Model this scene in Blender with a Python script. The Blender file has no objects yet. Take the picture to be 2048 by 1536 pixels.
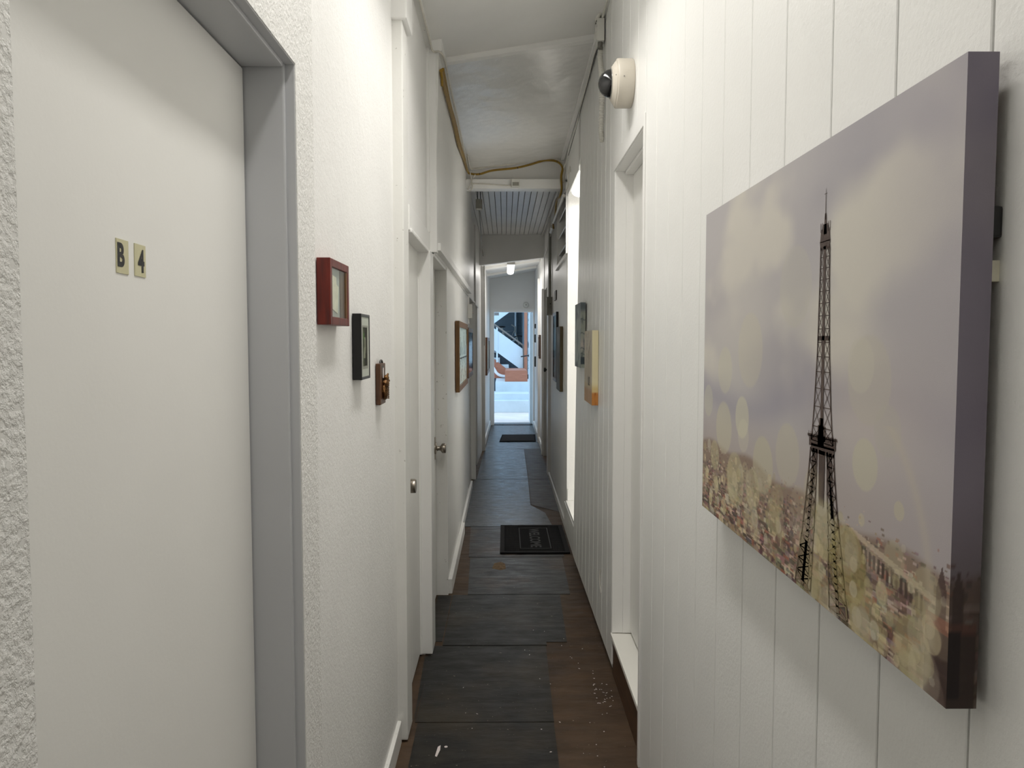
import bpy, bmesh, math, random
import numpy as np
from mathutils import Vector

scene = bpy.context.scene
COL = scene.collection
random.seed(7)

# ------------------------------------------------------------------ camera
FPX = 1500.0
PITCH = math.atan((768 - 682) / FPX)
YAW = math.atan((1024 - 1010) / FPX)
EYE = 1.46
cam_data = bpy.data.cameras.new('camera')
cam_data.sensor_fit = 'HORIZONTAL'
cam_data.sensor_width = 36.0
cam_data.lens = FPX / 2048 * 36.0
cam_data.clip_start = 0.02
cam_data.clip_end = 300
cam = bpy.data.objects.new('camera', cam_data)
cam.location = (0, 0, EYE)
cam.rotation_euler = (math.pi / 2 - PITCH, 0, -YAW)
COL.objects.link(cam)
scene.camera = cam

# ------------------------------------------------------------------ daylight
SKY_COL = (0.51, 0.74, 1.0)
SKY_STRENGTH = 1.95
world = bpy.data.worlds.new('sky')
scene.world = world
world.use_nodes = True
bg = world.node_tree.nodes['Background']
bg.inputs[0].default_value = (*SKY_COL, 1)
bg.inputs[1].default_value = SKY_STRENGTH

# lamp power in watts (used in the lamp builders below)
LAMP_NEAR = 7.8
LAMP_MIDDLE_FILL = 5.0
LAMP_REAR_FILL = 2.0
LAMP_ALCOVE = 6.5
LAMP_ALCOVE_FILL = 20.0
LAMP_FAR = 9.5
LAMP_COL = (1.0, 0.97, 0.92)

vs = scene.view_settings
vs.view_transform = 'Standard'
vs.look = 'None'
vs.gamma = 1.0
vs.use_curve_mapping = False
vs.exposure = 0.0
try:
    scene.cycles.max_bounces = 8
    scene.cycles.diffuse_bounces = 6
    scene.cycles.caustics_reflective = False
    scene.cycles.caustics_refractive = False
    scene.cycles.use_adaptive_sampling = True
    scene.cycles.adaptive_threshold = 0.03
    scene.cycles.glossy_bounces = 4
    scene.cycles.transparent_max_bounces = 12
    scene.cycles.sample_clamp_indirect = 6.0
    scene.cycles.use_denoising = True
except Exception:
    pass


# ------------------------------------------------------------------ materials
def srgb(r, g, b):
    def f(c):
        c = c / 255.0
        return c / 12.92 if c <= 0.04045 else ((c + 0.055) / 1.055) ** 2.4
    return (f(r), f(g), f(b))


class NT:
    def __init__(self, name):
        self.m = bpy.data.materials.new(name)
        self.m.use_nodes = True
        self.t = self.m.node_tree
        self.bsdf = self.t.nodes['Principled BSDF']
        self.out = self.t.nodes['Material Output']

    def n(self, typ, **kw):
        nd = self.t.nodes.new(typ)
        for k, v in kw.items():
            if k.startswith('i_'):
                nd.inputs[k[2:].replace('_', ' ')].default_value = v
            else:
                setattr(nd, k, v)
        return nd

    def l(self, a, b):
        self.t.links.new(a, b)

    def pos(self, scale=(1, 1, 1)):
        g = self.n('ShaderNodeNewGeometry')
        mp = self.n('ShaderNodeMapping')
        mp.inputs['Scale'].default_value = scale
        self.l(g.outputs['Position'], mp.inputs['Vector'])
        return mp.outputs['Vector']

    def noise(self, vec, scale, detail=3, rough=0.55):
        nd = self.n('ShaderNodeTexNoise')
        nd.inputs['Scale'].default_value = scale
        nd.inputs['Detail'].default_value = detail
        nd.inputs['Roughness'].default_value = rough
        self.l(vec, nd.inputs['Vector'])
        return nd.outputs['Fac']

    def ramp(self, fac, stops):
        nd = self.n('ShaderNodeValToRGB')
        cr = nd.color_ramp
        while len(cr.elements) > 1:
            cr.elements.remove(cr.elements[-1])
        cr.elements[0].position = stops[0][0]
        cr.elements[0].color = (*stops[0][1], 1)
        for p, c in stops[1:]:
            e = cr.elements.new(p)
            e.color = (*c, 1)
        self.l(fac, nd.inputs['Fac'])
        return nd.outputs['Color']

    def mix(self, fac, a, b):
        nd = self.n('ShaderNodeMix')
        nd.data_type = 'RGBA'
        for src, idx in ((fac, 0), (a, 6), (b, 7)):
            if hasattr(src, 'is_output'):
                self.l(src, nd.inputs[idx])
            elif idx == 0:
                nd.inputs[0].default_value = src
            else:
                nd.inputs[idx].default_value = (*src, 1)
        return nd.outputs[2]

    def bump(self, height, strength, dist, prev=None):
        nd = self.n('ShaderNodeBump')
        nd.inputs['Strength'].default_value = strength
        nd.inputs['Distance'].default_value = dist
        self.l(height, nd.inputs['Height'])
        if prev is not None:
            self.l(prev, nd.inputs['Normal'])
        return nd.outputs['Normal']


def g3(v):
    return (v, v, v)


def paint(name, col, rough=0.45, var=0.04, bumps=((60, 0.3, 0.002),), wear=0.0, spec=0.5, stretch=(1, 1, 1)):
    t = NT(name)
    p = t.pos()
    ps = t.pos(stretch)
    nz = t.noise(p, 1.7, 4)
    dark = tuple(c * (1 - 2.2 * var) for c in col)
    lite = tuple(min(1, c * (1 + var)) for c in col)
    c = t.ramp(nz, [(0.3, dark), (0.7, lite)])
    if wear:
        nw = t.noise(p, 38, 5, 0.7)
        fac = t.ramp(nw, [(0.655, g3(0)), (0.69, g3(wear))])
        c = t.mix(fac, c, srgb(120, 112, 98))
    t.l(c, t.bsdf.inputs['Base Color'])
    t.bsdf.inputs['Roughness'].default_value = rough
    t.bsdf.inputs['Specular IOR Level'].default_value = spec
    nrm = None
    for sc_, st, di in bumps:
        h = t.noise(ps, sc_, 3, 0.6)
        nrm = t.bump(h, st, di, nrm)
    if nrm is not None:
        t.l(nrm, t.bsdf.inputs['Normal'])
    return t.m


def stucco(name, col, scale, strength, dist, rough=0.5):
    t = NT(name)
    p = t.pos()
    nz = t.noise(p, 2.0, 3)
    c = t.ramp(nz, [(0.3, tuple(x * 0.93 for x in col)), (0.7, col)])
    t.l(c, t.bsdf.inputs['Base Color'])
    t.bsdf.inputs['Roughness'].default_value = rough
    h = t.noise(p, scale, 3, 0.65)
    hb = t.ramp(h, [(0.38, g3(0)), (0.52, g3(0.55)), (0.66, g3(1))])
    n1 = t.bump(hb, strength, dist)
    h2 = t.noise(p, scale * 0.22, 2)
    n2 = t.bump(h2, 0.35, dist * 1.6, n1)
    t.l(n2, t.bsdf.inputs['Normal'])
    return t.m


def plain(name, col, rough=0.5, metal=0.0, var=0.06, scale=30, spec=0.5, bump=0.0):
    t = NT(name)
    p = t.pos()
    nz = t.noise(p, scale, 3)
    c = t.ramp(nz, [(0.3, tuple(x * (1 - 2 * var) for x in col)), (0.7, tuple(min(1, x * (1 + var)) for x in col))])
    t.l(c, t.bsdf.inputs['Base Color'])
    t.bsdf.inputs['Roughness'].default_value = rough
    t.bsdf.inputs['Metallic'].default_value = metal
    t.bsdf.inputs['Specular IOR Level'].default_value = spec
    if bump:
        t.l(t.bump(nz, bump, 0.002), t.bsdf.inputs['Normal'])
    return t.m


def wood(name, c1, c2, stretch=(30, 30, 2), rough=0.4):
    t = NT(name)
    p = t.pos(stretch)
    nz = t.noise(p, 3.0, 5, 0.6)
    c = t.ramp(nz, [(0.3, c1), (0.7, c2)])
    t.l(c, t.bsdf.inputs['Base Color'])
    t.bsdf.inputs['Roughness'].default_value = rough
    t.l(t.bump(nz, 0.25, 0.001), t.bsdf.inputs['Normal'])
    return t.m


def emit(name, col, strength):
    t = NT(name)
    t.bsdf.inputs['Base Color'].default_value = (0.9, 0.9, 0.9, 1)
    t.bsdf.inputs['Emission Color'].default_value = (*col, 1)
    t.bsdf.inputs['Emission Strength'].default_value = strength
    return t.m


def glass(name, tint=(0.95, 0.97, 0.96), refl=0.05):
    t = NT(name)
    tr = t.n('ShaderNodeBsdfTransparent')
    tr.inputs[0].default_value = (*tint, 1)
    gl = t.n('ShaderNodeBsdfGlossy')
    gl.inputs['Roughness'].default_value = 0.05
    mx = t.n('ShaderNodeMixShader')
    mx.inputs[0].default_value = refl
    t.l(tr.outputs[0], mx.inputs[1])
    t.l(gl.outputs[0], mx.inputs[2])
    t.l(mx.outputs[0], t.out.inputs['Surface'])
    return t.m


def printed(name, rough=0.5, bump=0.12, spec=0.35):
    """picture printed on a surface: colours stored per vertex, fine canvas weave as relief"""
    t = NT(name)
    a = t.n('ShaderNodeAttribute')
    a.attribute_name = 'print'
    t.l(a.outputs['Color'], t.bsdf.inputs['Base Color'])
    t.bsdf.inputs['Roughness'].default_value = rough
    t.bsdf.inputs['Specular IOR Level'].default_value = spec
    if bump:
        h = t.noise(t.pos(), 900, 1)
        t.l(t.bump(h, bump, 0.0006), t.bsdf.inputs['Normal'])
    return t.m


def floor_mat(name, base, stain, rough0, rough1, stain_lo=0.52, stain_hi=0.68, scuff=0.5, spec=0.30):
    t = NT(name)
    p = t.pos((1, 1, 1))
    ps = t.pos((1.0, 3.2, 1))
    n1 = t.noise(ps, 3.2, 6, 0.62)
    c = t.ramp(n1, [(0.25, tuple(x * 0.6 for x in base)), (0.5, base), (0.75, tuple(x * 1.55 for x in base))])
    n2 = t.noise(p, 2.4, 5, 0.6)
    f2 = t.ramp(n2, [(stain_lo, g3(0)), (stain_hi, g3(0.85))])
    c = t.mix(f2, c, stain)
    n3 = t.noise(ps, 26, 6, 0.75)
    f3 = t.ramp(n3, [(0.64, g3(0)), (0.74, g3(scuff))])
    c = t.mix(f3, c, srgb(120, 112, 98))
    n5 = t.noise(p, 75, 2, 0.5)
    f5 = t.ramp(n5, [(0.735, g3(0)), (0.75, g3(0.55))])
    c = t.mix(f5, c, srgb(170, 160, 140))
    t.l(c, t.bsdf.inputs['Base Color'])
    n4 = t.noise(ps, 7, 5, 0.65)
    r = t.ramp(n4, [(0.3, g3(rough0)), (0.7, g3(rough1))])
    t.l(r, t.bsdf.inputs['Roughness'])
    t.bsdf.inputs['Specular IOR Level'].default_value = spec
    h = t.bump(n1, 0.35, 0.010)
    h = t.bump(n3, 0.2, 0.002, h)
    t.l(h, t.bsdf.inputs['Normal'])
    return t.m


WHITE = (0.74, 0.735, 0.70)
M = {}
M['stucco_rough'] = stucco('rough white stucco', (0.85, 0.845, 0.82), 105, 0.40, 0.0028)
M['stucco_fine'] = stucco('white stucco', (0.89, 0.885, 0.865), 150, 0.25, 0.0018)
M['paint_wall'] = paint('white wall paint', (0.88, 0.875, 0.855), 0.38, 0.02, ((140, 0.35, 0.0016), (14, 0.15, 0.004)))
M['paint_plank'] = paint('white panel paint', (0.88, 0.88, 0.858), 0.36, 0.015, ((130, 0.42, 0.0018), (30, 0.12, 0.003)))
M['groove'] = plain('groove shade paint', (0.42, 0.42, 0.42), 0.7)
M['paint_gloss'] = paint('glossy ceiling paint', (0.82, 0.815, 0.795), 0.26, 0.03, ((95, 0.35, 0.0020), (2.6, 0.8, 0.022)))
M['ceil_matte'] = paint('ceiling paint', (0.87, 0.865, 0.845), 0.45, 0.03, ((60, 0.25, 0.0015), (5, 0.4, 0.004)))
M['ceil_plank'] = paint('planked ceiling paint', (0.86, 0.855, 0.845), 0.33, 0.04, ((60, 0.2, 0.001),), 0.25, stretch=(1, 0.15, 1))
M['trim'] = paint('white trim paint', (0.88, 0.875, 0.855), 0.36, 0.02, ((45, 0.18, 0.0012),), 0.05)
M['trim_worn'] = paint('worn trim paint', (0.82, 0.815, 0.785), 0.42, 0.04, ((60, 0.3, 0.0015),), 0.75)
M['door'] = paint('door paint', (0.86, 0.855, 0.825), 0.42, 0.015, ((160, 0.18, 0.0008), (22, 0.12, 0.002)))
M['frame_grey'] = paint('grey door frame paint', (0.55, 0.56, 0.58), 0.38, 0.02, ((40, 0.1, 0.001),))
M['sill'] = paint('cream sill paint', (0.87, 0.855, 0.80), 0.4, 0.02, ((80, 0.12, 0.0008),))
M['board_brown'] = floor_mat('worn brown floor board', srgb(78, 61, 46), srgb(50, 40, 32), 0.5, 0.75, 0.5, 0.7, 0.22)
M['sheet_dark'] = floor_mat('dark floor sheet', srgb(27, 26, 24), srgb(58, 50, 38), 0.34, 0.56, 0.47, 0.72, 0.10)
M['sheet_mid'] = floor_mat('scuffed dark floor sheet', srgb(30, 29, 28), srgb(62, 46, 32), 0.30, 0.52, 0.48, 0.62, 0.12)
M['sheet_grey'] = floor_mat('worn grey floor sheet', srgb(40, 40, 42), srgb(36, 30, 27), 0.20, 0.44, 0.50, 0.66, 0.15, 0.55)
M['sheet_brown'] = floor_mat('brown floor sheet', srgb(56, 45, 36), srgb(38, 32, 27), 0.38, 0.6, 0.5, 0.7, 0.3)
M['patch'] = plain('torn brown backing', srgb(104, 82, 54), 0.8, var=0.2, scale=60)
M['riser_wood'] = wood('dark brown board', srgb(62, 42, 26), srgb(92, 64, 40), (8, 2, 30), 0.5)
M['gap'] = plain('dark gap', (0.02, 0.02, 0.02), 0.9)
M['rubber'] = plain('black rubber', (0.006, 0.006, 0.006), 0.85, spec=0.08)
M['rubber_rim'] = plain('rubber rim', (0.012, 0.011, 0.011), 0.7, spec=0.12)
M['mat_text'] = plain('raised rubber lettering', (0.030, 0.030, 0.030), 0.6, spec=0.2)
M['mat_grey'] = plain('dark grey mat fibre', (0.03, 0.029, 0.03), 0.9, spec=0.1, bump=0.6, scale=200)
M['nickel'] = plain('brushed nickel', (0.36, 0.32, 0.27), 0.3, 1.0)
M['black'] = plain('black lacquer', (0.008, 0.008, 0.008), 0.3, spec=0.4)
M['black_plastic'] = plain('black plastic', (0.02, 0.02, 0.02), 0.4)
M['redwood'] = wood('red stained wood', srgb(70, 11, 3), srgb(116, 28, 7), (40, 40, 3), 0.42)
M['brownwood'] = wood('brown stained wood', srgb(58, 34, 18), srgb(98, 62, 34), (30, 30, 3), 0.38)
M['oak'] = wood('oak coloured frame', srgb(96, 64, 30), srgb(136, 96, 50), (30, 30, 3), 0.4)
M['darkoak'] = wood('olive brown canvas edge', srgb(70, 56, 34), srgb(92, 76, 48), (10, 10, 3), 0.5)
M['bronze'] = plain('bronze coloured relief', (0.20, 0.10, 0.035), 0.32, 0.75, 0.4, 260, bump=0.5)
M['paper'] = plain('cream paper', srgb(225, 220, 200), 0.6, scale=60)
M['mount'] = plain('pale mount card', srgb(205, 200, 192), 0.7)
M['mount_grey'] = plain('grey backing card', srgb(178, 182, 178), 0.7)
M['label'] = plain('white label', srgb(225, 215, 212), 0.5)
M['glass'] = glass('picture glass', refl=0.05)
M['glass_shiny'] = glass('shiny picture glass', refl=0.35)
M['plate'] = plain('cream number plate', srgb(206, 201, 164), 0.45, var=0.03)
M['glyph'] = plain('black lettering', (0.012, 0.012, 0.012), 0.5)
M['cream_plastic'] = plain('cream plastic', srgb(208, 201, 188), 0.38, var=0.02)
M['smoke_dome'] = plain('smoked dome', (0.012, 0.012, 0.013), 0.06, spec=0.7)
M['clear_rim'] = plain('clear dome rim', srgb(150, 148, 142), 0.15)
M['conduit'] = plain('white conduit', srgb(222, 220, 212), 0.35, var=0.03)
M['white_plastic'] = plain('white plastic', srgb(226, 225, 218), 0.35, var=0.02)
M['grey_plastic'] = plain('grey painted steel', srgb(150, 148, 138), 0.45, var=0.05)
M['cable_yellow'] = plain('yellow cable', srgb(150, 117, 30), 0.45, var=0.1)
M['cable_white'] = plain('white cable', srgb(214, 210, 200), 0.4)
M['cable_black'] = plain('black cable tie', (0.02, 0.02, 0.02), 0.5)
M['screw'] = plain('steel screw', (0.25, 0.24, 0.22), 0.35, 1.0)
M['lamp_body'] = plain('white lamp housing', srgb(205, 204, 198), 0.4, var=0.02)
M['lens_lit'] = emit('lit lamp lens', LAMP_COL, 2.5)
M['lens_lit'].cycles.emission_sampling = 'NONE'
M['canvas'] = printed('printed canvas', 0.48)
M['print_gloss'] = printed('glossy print', 0.5, 0, 0.1)
M['concrete'] = paint('pale concrete', (0.86, 0.73, 0.66), 0.7, 0.05, ((30, 0.3, 0.003),), 0.15)
M['step'] = paint('painted concrete step', (0.66, 0.72, 0.74), 0.6, 0.08, ((30, 0.3, 0.003),), 0.3)
M['paleblue'] = paint('pale blue paint', (0.66, 0.75, 0.79), 0.5, 0.03, ((30, 0.15, 0.001),))
M['siding'] = paint('grey blue siding', (0.11, 0.145, 0.17), 0.6, 0.05, ((20, 0.2, 0.002),))
M['shelf_and_shade'] = plain('dark storage', (0.03, 0.035, 0.045), 0.8)  # shelf colour, also the painted-in shade below the stair
M['orange'] = wood('orange stained boards', srgb(158, 96, 70), srgb(184, 118, 90), (2, 2, 40), 0.5)
M['post_orange'] = wood('orange brown post', srgb(156, 98, 74), srgb(182, 124, 96), (30, 30, 2), 0.5)
M['rail_brown'] = plain('weathered handrail', srgb(120, 112, 104), 0.5)
M['leaf'] = plain('green leaf', (0.05, 0.12, 0.03), 0.5)

# ------------------------------------------------------------------ mesh helpers
ORIGIN = {}


class MB:
    def __init__(self):
        self.v = []
        self.f = []
        self.mi = []
        self.col = None

    def face(self, idx, m=0):
        self.f.append(tuple(idx))
        self.mi.append(m)

    def hexa(self, p, m=0):
        """p: bottom 4 counter-clockwise from above, then top 4"""
        b = len(self.v)
        self.v += [tuple(q) for q in p]
        for q in ((3, 2, 1, 0), (4, 5, 6, 7), (0, 1, 5, 4), (1, 2, 6, 5), (2, 3, 7, 6), (3, 0, 4, 7)):
            self.face([b + i for i in q], m)
        return self

    def box(self, x0, x1, y0, y1, z0, z1, m=0):
        return self.hexa([(x0, y0, z0), (x1, y0, z0), (x1, y1, z0), (x0, y1, z0),
                          (x0, y0, z1), (x1, y0, z1), (x1, y1, z1), (x0, y1, z1)], m)

    def poly(self, pts, m=0):
        b = len(self.v)
        self.v += [tuple(q) for q in pts]
        self.face(range(b, b + len(pts)), m)
        return self

    def prism(self, pts, vec, m=0):
        """extrude a planar polygon along vec"""
        b = len(self.v)
        n = len(pts)
        vec = Vector(vec)
        self.v += [tuple(q) for q in pts]
        self.v += [tuple(Vector(q) + vec) for q in pts]
        self.face(list(range(b + n - 1, b - 1, -1)), m)
        self.face(list(range(b + n, b + 2 * n)), m)
        for i in range(n):
            j = (i + 1) % n
            self.face([b + i, b + j, b + n + j, b + n + i], m)
        return self

    def tube(self, pts, r, n=8, m=0, cap=True):
        pts = [Vector(p) for p in pts]
        rs = r if isinstance(r, (list, tuple)) else [r] * len(pts)
        b = len(self.v)
        prev = None
        for i, p in enumerate(pts):
            d = (pts[min(i + 1, len(pts) - 1)] - pts[max(i - 1, 0)]).normalized()
            ref = prev if prev is not None else (Vector((0, 0, 1)) if abs(d.z) < 0.9 else Vector((1, 0, 0)))
            a = (ref - d * ref.dot(d)).normalized()
            prev = a
            c = d.cross(a)
            for k in range(n):
                t = 2 * math.pi * k / n
                self.v.append(tuple(p + (a * math.cos(t) + c * math.sin(t)) * rs[i]))
        for i in range(len(pts) - 1):
            for k in range(n):
                k2 = (k + 1) % n
                self.face([b + i * n + k, b + i * n + k2, b + (i + 1) * n + k2, b + (i + 1) * n + k], m)
        if cap:
            self.face([b + k for k in range(n - 1, -1, -1)], m)
            e = b + (len(pts) - 1) * n
            self.face([e + k for k in range(n)], m)
        return self

    def lathe(self, prof, c, axis, n=32, m=0):
        """prof: list of (radius, height along axis)"""
        ax = Vector(axis).normalized()
        a = ax.orthogonal().normalized()
        d = ax.cross(a)
        c = Vector(c)
        b = len(self.v)
        for r, h in prof:
            for k in range(n):
                t = 2 * math.pi * k / n
                self.v.append(tuple(c + ax * h + (a * math.cos(t) + d * math.sin(t)) * max(r, 1e-5)))
        for i in range(len(prof) - 1):
            for k in range(n):
                k2 = (k + 1) % n
                self.face([b + i * n + k, b + i * n + k2, b + (i + 1) * n + k2, b + (i + 1) * n + k], m)
        self.face([b + k for k in range(n - 1, -1, -1)], m)
        e = b + (len(prof) - 1) * n
        self.face([e + k for k in range(n)], m)
        return self

    def ball(self, c, rx, ry, rz, n=10, k=6, m=0, jit=0.0):
        b = len(self.v)
        for i in range(k + 1):
            ph = math.pi * i / k
            for j in range(n):
                th = 2 * math.pi * j / n
                s = 1 + random.uniform(-jit, jit)
                self.v.append((c[0] + rx * s * math.sin(ph) * math.cos(th), c[1] + ry * s * math.sin(ph) * math.sin(th),
                               c[2] + rz * s * math.cos(ph)))
        for i in range(k):
            for j in range(n):
                j2 = (j + 1) % n
                self.face([b + i * n + j, b + (i + 1) * n + j, b + (i + 1) * n + j2, b + i * n + j2], m)
        return self

    def build(self, name, mats, parent=None, bevel=0.0, smooth=False, label=None, cat=None, group=None, kind=None, segs=2):
        if isinstance(mats, str):
            mats = [mats]
        arr = np.array(self.v, dtype=float)
        lo, hi = arr.min(0), arr.max(0)
        org = Vector(((lo[0] + hi[0]) / 2, (lo[1] + hi[1]) / 2, lo[2]))
        me = bpy.data.meshes.new(name)
        me.from_pydata([tuple(x) for x in (arr - np.array(org))], [], self.f)
        for mm in mats:
            me.materials.append(M[mm])
        if len(mats) > 1:
            me.polygons.foreach_set('material_index', self.mi)
        me.validate()
        bm = bmesh.new()
        bm.from_mesh(me)
        bmesh.ops.recalc_face_normals(bm, faces=bm.faces)
        if bevel:
            bmesh.ops.bevel(bm, geom=list(bm.edges), offset=bevel, segments=segs, affect='EDGES', profile=0.6, clamp_overlap=True)
        bm.to_mesh(me)
        bm.free()
        if smooth:
            for p in me.polygons:
                p.use_smooth = True
            try:
                me.set_sharp_from_angle(angle=math.radians(40))
            except Exception:
                pass
        if self.col is not None:
            at = me.color_attributes.new('print', 'FLOAT_COLOR', 'POINT')
            c4 = np.ones((len(self.v), 4), dtype=np.float32)
            c4[:, :3] = self.col
            at.data.foreach_set('color', c4.ravel())
        return place(bpy.data.objects.new(name, me), org, parent, label, cat, group, kind)


def place(o, org, parent=None, label=None, cat=None, group=None, kind=None):
    COL.objects.link(o)
    ORIGIN[o.name] = Vector(org)
    if parent is not None:
        o.parent = parent
        o.location = Vector(org) - ORIGIN[parent.name]
    else:
        o.location = org
    if label:
        o['label'] = label
    if cat:
        o['category'] = cat
    if group:
        o['group'] = group
    if kind:
        o['kind'] = kind
    return o


def thing(name, loc, label, cat, group=None, kind=None):
    o = bpy.data.objects.new(name, None)
    o.empty_display_size = 0.05
    return place(o, Vector(loc), None, label, cat, group, kind)


def shifted_copy(o, dx, dy, dz):
    c = o.copy()
    COL.objects.link(c)
    c.location = o.location + Vector((dx, dy, dz))
    ORIGIN[c.name] = ORIGIN[o.name] + Vector((dx, dy, dz))
    return c


def box(name, x0, x1, y0, y1, z0, z1, mats, parent=None, bevel=0.0, **kw):
    return MB().box(x0, x1, y0, y1, z0, z1).build(name, mats, parent, bevel, **kw)


def text_geo(body, size, offset=0.0):
    cu = bpy.data.curves.new('txt', 'FONT')
    cu.body = body
    cu.size = size
    cu.offset = offset
    cu.align_x = 'CENTER'
    cu.align_y = 'CENTER'
    cu.resolution_u = 6
    ob = bpy.data.objects.new('txt', cu)
    COL.objects.link(ob)
    bpy.context.view_layer.update()
    dg = bpy.context.evaluated_depsgraph_get()
    ev = ob.evaluated_get(dg)
    me = ev.to_mesh()
    vs_ = [tuple(v.co) for v in me.vertices]
    fs_ = [tuple(p.vertices) for p in me.polygons]
    ev.to_mesh_clear()
    bpy.data.objects.remove(ob)
    bpy.data.curves.remove(cu)
    return vs_, fs_


def text_obj(name, body, size, fmap, mat, parent, offset=0.0):
    vs_, fs_ = text_geo(body, size, offset)
    mb = MB()
    mb.v = [tuple(fmap(x, y)) for x, y, _ in vs_]
    for f in fs_:
        mb.face(f)
    return mb.build(name, mat, parent)


def catmull(pts, n=6):
    pts = [Vector(p) for p in pts]
    out = []
    for i in range(len(pts) - 1):
        p0, p1, p2, p3 = pts[max(i - 1, 0)], pts[i], pts[i + 1], pts[min(i + 2, len(pts) - 1)]
        for k in range(n):
            t = k / n
            out.append(0.5 * ((2 * p1) + (p2 - p0) * t + (2 * p0 - 5 * p1 + 4 * p2 - p3) * t * t + (3 * p1 - p0 - 3 * p2 + p3) * t ** 3))
    out.append(pts[-1])
    return out


# ================================================================== STRUCTURE
ST = 'structure'
# ---- outer shell that keeps daylight out
mb = MB()
mb.box(-0.80, -0.62, -1.8, 13.1, -0.1, 3.2)
mb.build('wall_outer_left', 'paint_wall', kind=ST, label='outer face of the left side wall', cat='wall')
mb = MB()
mb.box(1.60, 1.75, -1.8, 13.1, -0.1, 3.2)
mb.build('wall_outer_right', 'paint_wall', kind=ST, label='outer face of the right side wall', cat='wall')
box('roof', -0.80, 1.75, -1.8, 13.12, 3.2, 3.3, 'ceil_matte', kind=ST, label='flat roof over the corridor', cat='roof')
box('wall_rear', -0.62, 1.60, -1.8, -1.65, -0.1, 3.2, 'paint_wall', kind=ST, label='white wall closing the corridor behind the viewer', cat='wall')

# ---- floor: brown board base with dark sheets laid over it
floor = box('floor', -0.62, 1.60, -1.65, 13.1, -0.1, 0.0, 'board_brown', kind=ST,
            label='worn brown board floor with dark sheets laid over it', cat='floor')


def sheet(pts, mat, t=0.0025):
    MB().prism([(x, y, 0.0) for x, y in pts], (0, 0, t)).build('floor_sheet', mat, floor)


E_ = 0.0025
sheet([(-0.318, 1.0), (0.182, 1.0), (0.186, 2.790), (-0.335, 2.790)], 'sheet_dark', 0.003)
sheet([(-0.352, 2.82), (-0.372, 3.40), (-0.335, 3.43), (-0.350, 2.80)], 'sheet_dark', 0.0015)
sheet([(-0.345, 2.796), (0.187, 2.796), (0.195, 3.515), (-0.338, 3.515)], 'sheet_dark', 0.003)
sheet([(-0.300, 3.560), (0.30, 3.560), (0.315, 4.238), (-0.300, 4.238)], 'sheet_dark', 0.003)
sheet([(-0.385, 3.570), (-0.306, 3.570), (-0.306, 4.230), (-0.385, 4.230)], 'sheet_dark', 0.002)
sheet([(-0.215, 4.246), (0.375, 4.246), (0.385, 4.986), (-0.235, 4.986)], 'sheet_mid', 0.003)
sheet([(-0.245, 4.996), (0.40, 4.996), (0.40, 5.818), (-0.27, 5.818)], 'sheet_mid', 0.003)
sheet([(-0.322, 5.828), (0.375, 5.828), (0.34, 6.30), (0.226, 6.60), (0.242, 7.845), (-0.328, 7.845)], 'sheet_grey', 0.003)
sheet([(0.235, 6.62), (0.46, 6.34), (0.47, 7.845), (0.249, 7.845)], 'sheet_brown', 0.002)
sheet([(-0.30, 7.855), (0.242, 7.855), (0.255, 10.05), (-0.275, 10.05)], 'sheet_grey', 0.004)
sheet([(0.25, 7.860), (0.475, 7.860), (0.475, 10.1), (0.262, 10.1)], 'sheet_brown', 0.002)
sheet([(-0.265, 10.06), (0.475, 10.11), (0.49, 13.0), (-0.235, 13.0)], 'sheet_grey', 0.002)
# low lip where two sheets meet
MB().box(-0.30, 0.20, 3.517, 3.558, 0.0, 0.0055).build('floor_sheet', 'sheet_dark', floor, 0.002)

# ---- left wall, front part (rough stucco)
XW = -0.375
mb = MB()
mb.box(-0.62, XW, -1.65, 0.587, 0, 2.96)
mb.box(-0.62, XW, 0.587, 1.376, 1.955, 2.96)
mb.box(-0.62, XW, 1.376, 1.497, 0, 2.96)
mb.build('wall_left_front', 'stucco_rough', kind=ST, label='rough white stucco wall around the numbered door', cat='wall')
# ---- left wall, picture wall (finer stucco) and above door 2
mb = MB()
mb.box(-0.62, -0.39, 1.497, 2.79, 0, 2.96)
mb.box(-0.62, -0.362, 2.79, 3.56, 1.90, 2.96)
mb.box(-0.62, -0.372, 3.42, 3.56, 0, 1.90)
mb.build('wall_left_middle', 'stucco_fine', kind=ST, label='white stucco wall with the small hung pictures', cat='wall')


def wallseg(mb, y0, y1, xa0, xa1, za, xb0, xb1, zb, outer=-0.62, s=1):
    """wall slab between y0..y1; face x is xa0/xa1 at height za and xb0/xb1 at height zb (start/end)"""
    if s > 0:
        mb.hexa([(outer, y0, za), (xa0, y0, za), (xa1, y1, za), (outer, y1, za),
                 (outer, y0, zb), (xb0, y0, zb), (xb1, y1, zb), (outer, y1, zb)])
    else:
        mb.hexa([(xa0, y0, za), (outer, y0, za), (outer, y1, za), (xa1, y1, za),
                 (xb0, y0, zb), (outer, y0, zb), (outer, y1, zb), (xb1, y1, zb)])


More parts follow.
